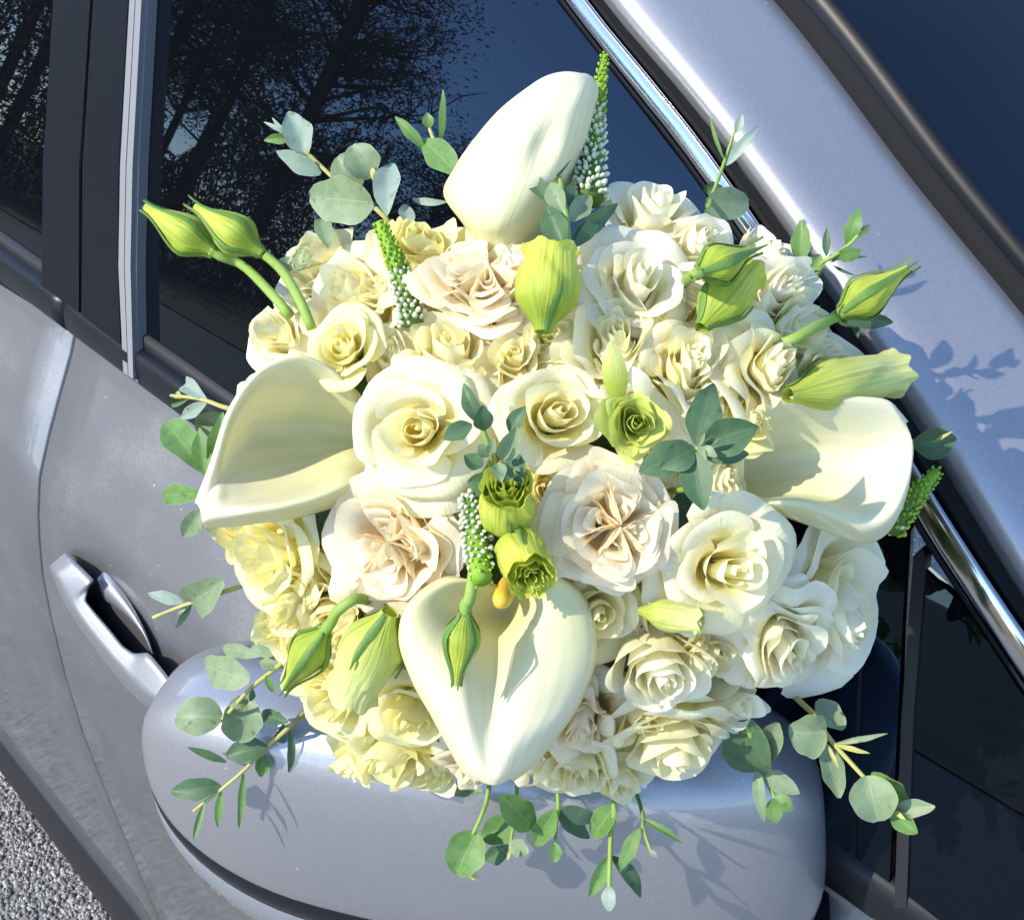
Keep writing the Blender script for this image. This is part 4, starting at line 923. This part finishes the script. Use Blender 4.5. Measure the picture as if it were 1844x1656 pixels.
sprig([(1465, 500, .0), (1478, 475, -.006), (1500, 462, -.008), (1530, 440, -.010), (1552, 415, -.012)], [
    (1440, 474, 1444, 396, 34, 'green'), (1488, 462, 1490, 410, 14, 'dark', dict(db=-.008, dt=-.010)), (1505, 460, 1552, 452, 28, 'green', dict(db=-.008, dt=-.010)), (1525, 442, 1548, 376, 28, 'green', dict(db=-.008, dt=-.012)),
    (1548, 428, 1566, 404, 14, 'dark', dict(db=-.012, dt=-.012)), (1460, 486, 1478, 458, 30, 'green'), (1490, 466, 1510, 462, 14, 'green'), (1505, 468, 1562, 462, 6, 'dark', dict(db=-.004, dt=-.004)), (1500, 478, 1540, 496, 6, 'dark', dict(db=.0, dt=-.002))], 'eucalyptus sprig over the front pillar', 'stem', .0012, .0006)
sprig([(880, 880, -.008), (885, 820, -.020), (868, 770, -.026), (852, 720, -.028)], [
    (868, 762, 836, 690, 30, 'dark', dict(db=-.026, dt=-.030, tw=.6)), (850, 764, 798, 790, 32, 'dark', dict(db=-.026, dt=-.028)), (872, 775, 868, 730, 34, 'dark', dict(db=-.028, dt=-.034)), (918, 780, 946, 732, 30, 'dark', dict(db=-.022, dt=-.024, tw=.5)), (905, 830, 930, 768, 36, 'grey', dict(db=-.030, dt=-.036)),
    (895, 870, 842, 866, 42, 'dark', dict(db=-.022, dt=-.026)), (870, 840, 836, 820, 30, 'dark', dict(db=-.022, dt=-.024)), (912, 820, 944, 868, 42, 'dark', dict(db=-.024, dt=-.028)), (922, 862, 960, 858, 34, 'dark', dict(db=-.022, dt=-.024)), (882, 822, 862, 800, 24, 'grey', dict(db=-.034, dt=-.038)), (896, 834, 902, 868, 24, 'grey', dict(db=-.034, dt=-.038)), (880, 818, 890, 790, 16, 'grey', dict(db=-.036, dt=-.04)), (908, 868, 918, 830, 20, 'dark', dict(db=-.03, dt=-.032))],
    'dark eucalyptus tuft between the two open cream roses', 'stem')
sprig([(1235, 880, .0), (1245, 840, -.016), (1256, 806, -.030)], [
    (1252, 800, 1284, 690, 56, 'dark', dict(db=-.030, dt=-.034)), (1262, 806, 1364, 768, 62, 'dark', dict(db=-.030, dt=-.036)), (1250, 806, 1190, 842, 48, 'dark', dict(db=-.030, dt=-.030)), (1248, 815, 1266, 918, 52, 'dark', dict(db=-.030, dt=-.034)), (1240, 800, 1152, 852, 58, 'dark', dict(db=-.022, dt=-.022)), (1262, 815, 1348, 818, 34, 'dark', dict(db=-.024, dt=-.028)),
    (1256, 804, 1292, 822, 18, 'grey', dict(db=-.034, dt=-.038)), (1256, 802, 1270, 780, 12, 'grey', dict(db=-.034, dt=-.04)), (1258, 806, 1272, 830, 14, 'grey', dict(db=-.034, dt=-.038)), (1270, 800, 1300, 786, 10, 'dark', dict(db=-.034, dt=-.038))],
    'star of dark eucalyptus leaves on the right calla lily', 'stem')
sprig([(430, 740, .004), (400, 732, -.002), (360, 718, -.006), (308, 712, -.008)], [
    (372, 718, 336, 690, 30, 'silver'), (372, 726, 326, 752, 24, 'silver'), (336, 716, 306, 712, 8, 'twig'), (340, 718, 308, 728, 8, 'green'), (330, 716, 318, 706, 6, 'twig')], 'short pale sprig over the belt moulding')
sprig([(420, 900, .006), (395, 880, .0), (380, 858, -.004), (376, 850, -.004)], [
    (375, 856, 296, 762, 60, 'green', dict(pw=.9)), (372, 858, 360, 770, 34, 'green', dict(db=-.006, dt=-.012, tw=.4)), (385, 850, 402, 742, 34, 'green', dict(db=.0, dt=-.002, tw=.3)), (368, 888, 292, 892, 38, 'green', dict(pw=.9)), (366, 915, 330, 966, 36, 'grey'), (402, 745, 352, 772, 44, 'grey', dict(db=.012, dt=.012))],
    'fan of fresh green leaves beside the left calla lily', 'stem')
sprig([(420, 1060, .006), (375, 1075, -.002), (330, 1090, -.006), (275, 1112, -.008)], [
    (345, 1085, 402, 1045, 62, 'grey', dict(db=-.006, dt=-.004, pw=.45)), (330, 1085, 266, 1068, 22, 'silver'), (345, 1088, 316, 1132, 12, 'dark'), (340, 1088, 318, 1106, 7, 'silver')], 'sprig with one round leaf left of the yellow roses', 'twig', .001, .0008)
sprig([(540, 1165, 0.022), (500, 1200, 0.010), (450, 1240, 0.004), (405, 1290, 0.002), (378, 1312, 0.002)], [
    (450, 1222, 368, 1196, 58, 'grey', dict(db=0.004, dt=0.004, pw=.5)), (400, 1292, 316, 1290, 68, 'grey', dict(db=0.002, dt=0.000, pw=.5)), (445, 1255, 428, 1335, 70, 'grey', dict(db=0.008, dt=0.008, pw=.5)), (470, 1180, 400, 1166, 26, 'grey', dict(db=0.010, dt=0.010)), (505, 1170, 452, 1166, 30, 'grey', dict(db=0.012, dt=0.010)), (510, 1200, 468, 1188, 34, 'grey', dict(db=0.012, dt=0.012)),
    (448, 1262, 412, 1270, 22, 'grey', dict(db=0.000, dt=-0.004)), (520, 1300, 470, 1285, 28, 'dark', dict(db=0.018, dt=0.016)), (455, 1240, 452, 1262, 12, 'dark', dict(db=0.002, dt=0.000)), (480, 1215, 492, 1245, 14, 'green', dict(db=0.006, dt=0.004))],
    'eucalyptus sprig with big mottled oval leaves over the mirror')
sprig([(530, 1300, 0.031), (480, 1345, 0.019), (430, 1395, 0.013), (348, 1460, 0.011)], [
    (482, 1345, 408, 1360, 44, 'dark', dict(db=0.017, dt=0.013, pw=.6)), (408, 1372, 338, 1345, 16, 'dark', dict(db=0.017, dt=0.015)), (398, 1415, 308, 1424, 40, 'dark', dict(db=0.013, dt=0.009, pw=.7)), (472, 1352, 470, 1398, 30, 'green', dict(db=0.021, dt=0.021)), (522, 1310, 520, 1390, 16, 'dark', dict(db=0.029, dt=0.023)), (398, 1425, 392, 1488, 16, 'green', dict(db=0.013, dt=0.011)), (368, 1445, 348, 1512, 12, 'green', dict(db=0.011, dt=0.007)), (438, 1390, 430, 1490, 14, 'green', dict(db=0.015, dt=0.013)), (500, 1340, 512, 1300, 20, 'dark', dict(db=0.027, dt=0.027))],
    'dark leaved eucalyptus sprig at the lower left over the mirror')
sprig([(880, 1420, 0.022), (870, 1460, 0.008), (850, 1505, 0.002)], [
    (858, 1498, 822, 1574, 70, 'green', dict(db=0.002, dt=-0.002, pw=.45)), (870, 1425, 802, 1424, 32, 'grey', dict(db=0.022, dt=0.022)), (845, 1575, 862, 1578, 14, 'twig', dict(db=0.004, dt=0.004))], 'round bright leaf hanging below the bottom calla lily', 'stem', .001, .0008)
sprig([(930, 1430, 0.020), (925, 1480, 0.008), (918, 1530, 0.004)], [
    (902, 1432, 960, 1488, 56, 'green', dict(db=0.008, dt=0.002, pw=.6)), (925, 1480, 868, 1508, 52, 'green', dict(db=0.012, dt=0.010, pw=.6)), (918, 1515, 952, 1536, 30, 'grey', dict(db=0.002, dt=0.000)), (915, 1520, 872, 1548, 34, 'dark', dict(db=0.016, dt=0.018)), (918, 1528, 914, 1548, 6, 'twig')], 'short leafy sprig under the bouquet, left of centre', 'stem', .001, .0006)
sprig([(1005, 1435, 0.020), (1002, 1480, 0.008), (1000, 1520, 0.004)], [
    (1000, 1458, 962, 1520, 40, 'green', dict(db=0.010, dt=0.006, pw=.6)), (1002, 1460, 1062, 1508, 36, 'dark', dict(db=0.016, dt=0.016)), (1000, 1518, 998, 1552, 24, 'green', dict(db=0.004, dt=0.002, pw=.6)), (1010, 1452, 1072, 1476, 34, 'grey', dict(db=0.016, dt=0.016))], 'short sprig with a small round tip leaf under the bouquet', 'stem', .001, .0006)
sprig([(1105, 1440, 0.024), (1100, 1500, 0.010), (1098, 1560, 0.004), (1096, 1620, 0.002)], [
    (1108, 1450, 1068, 1506, 44, 'green', dict(db=0.016, dt=0.012, pw=.6)), (1096, 1540, 1062, 1614, 28, 'green', dict(db=0.006, dt=0.004)), (1100, 1540, 1154, 1615, 32, 'dark', dict(db=0.008, dt=0.010, tw=.3)), (1097, 1595, 1098, 1640, 26, 'silver', dict(db=0.002, dt=0.000, pw=.6))], 'longest hanging sprig under the bouquet with a pale tip bud', 'stem', .0012, .0008)
sprig([(1155, 1455, 0.020), (1158, 1490, 0.010), (1175, 1540, 0.006)], [
    (1152, 1490, 1116, 1568, 26, 'green', dict(db=0.008, dt=0.004)), (1160, 1474, 1230, 1518, 12, 'green', dict(db=0.010, dt=0.006)), (1172, 1530, 1184, 1545, 8, 'silver')], 'thin sprig hanging right of the longest one', 'stem', .001, .0006)
sprig([(1340, 1300, 0.010), (1362, 1370, 0.002), (1385, 1415, -0.002), (1400, 1445, -0.004)], [
    (1345, 1295, 1352, 1390, 90, 'dark', dict(db=0.010, dt=0.006, pw=.5)), (1400, 1300, 1362, 1375, 50, 'grey', dict(db=-0.002, dt=-0.002, pw=.6)), (1364, 1378, 1376, 1478, 22, 'grey', dict(db=-0.002, dt=-0.004)), (1374, 1390, 1440, 1428, 36, 'grey', dict(db=-0.002, dt=-0.004)), (1392, 1436, 1428, 1458, 28, 'green', dict(db=-0.004, dt=-0.006)), (1390, 1438, 1398, 1482, 30, 'green', dict(db=-0.004, dt=-0.006))], 'eucalyptus sprig at the inner end of the mirror', 'stem', .0012, .0007)
sprig([(1450, 1270, .002), (1490, 1325, -.006), (1525, 1365, -.010), (1562, 1405, -.014), (1612, 1455, -.014)], [
    (1488, 1318, 1420, 1318, 78, 'grey', dict(db=-.010, dt=-.012, pw=.45, tw=.1)), (1470, 1262, 1520, 1312, 44, 'grey', dict(db=.002, dt=.0, pw=.6)), (1482, 1335, 1512, 1436, 44, 'grey', dict(db=-.006, dt=-.008)), (1505, 1338, 1598, 1320, 10, 'grey', dict(db=-.008, dt=-.012)), (1505, 1340, 1566, 1356, 9, 'twig', dict(db=-.010, dt=-.012)), (1490, 1340, 1510, 1384, 7, 'twig', dict(db=-.010, dt=-.012)),
    (1562, 1396, 1582, 1478, 76, 'grey', dict(db=-.016, dt=-.018, pw=.45)), (1570, 1390, 1636, 1450, 50, 'green', dict(db=-.010, dt=-.010)), (1612, 1458, 1684, 1452, 30, 'grey', dict(db=-.014, dt=-.018)), (1602, 1462, 1652, 1500, 34, 'green', dict(db=-.014, dt=-.016)), (1608, 1458, 1630, 1475, 8, 'twig', dict(db=-.016, dt=-.02))], 'eucalyptus sprig with round leaves over the black window')
sprig([(1600, 780, .014), (1650, 795, .008), (1715, 785, .004)], [
    (1642, 800, 1722, 790, 58, 'dark', dict(db=.006, dt=.004)), (1680, 798, 1716, 776, 6, 'twig', dict(db=.002, dt=.0))], 'single dark leaf in the shade of the right calla lily', 'stem', .0008, .0005)
sprig([(1480, 570, .012), (1520, 585, .006), (1560, 585, .004)], [
    (1512, 572, 1608, 580, 30, 'dark', dict(db=.004, dt=.002)), (1540, 585, 1545, 610, 12, 'dark', dict(db=.004, dt=.002))], 'dark leaf under the bud over the front pillar', 'stem', .0008, .0005)
print('petals', PETALS[0])
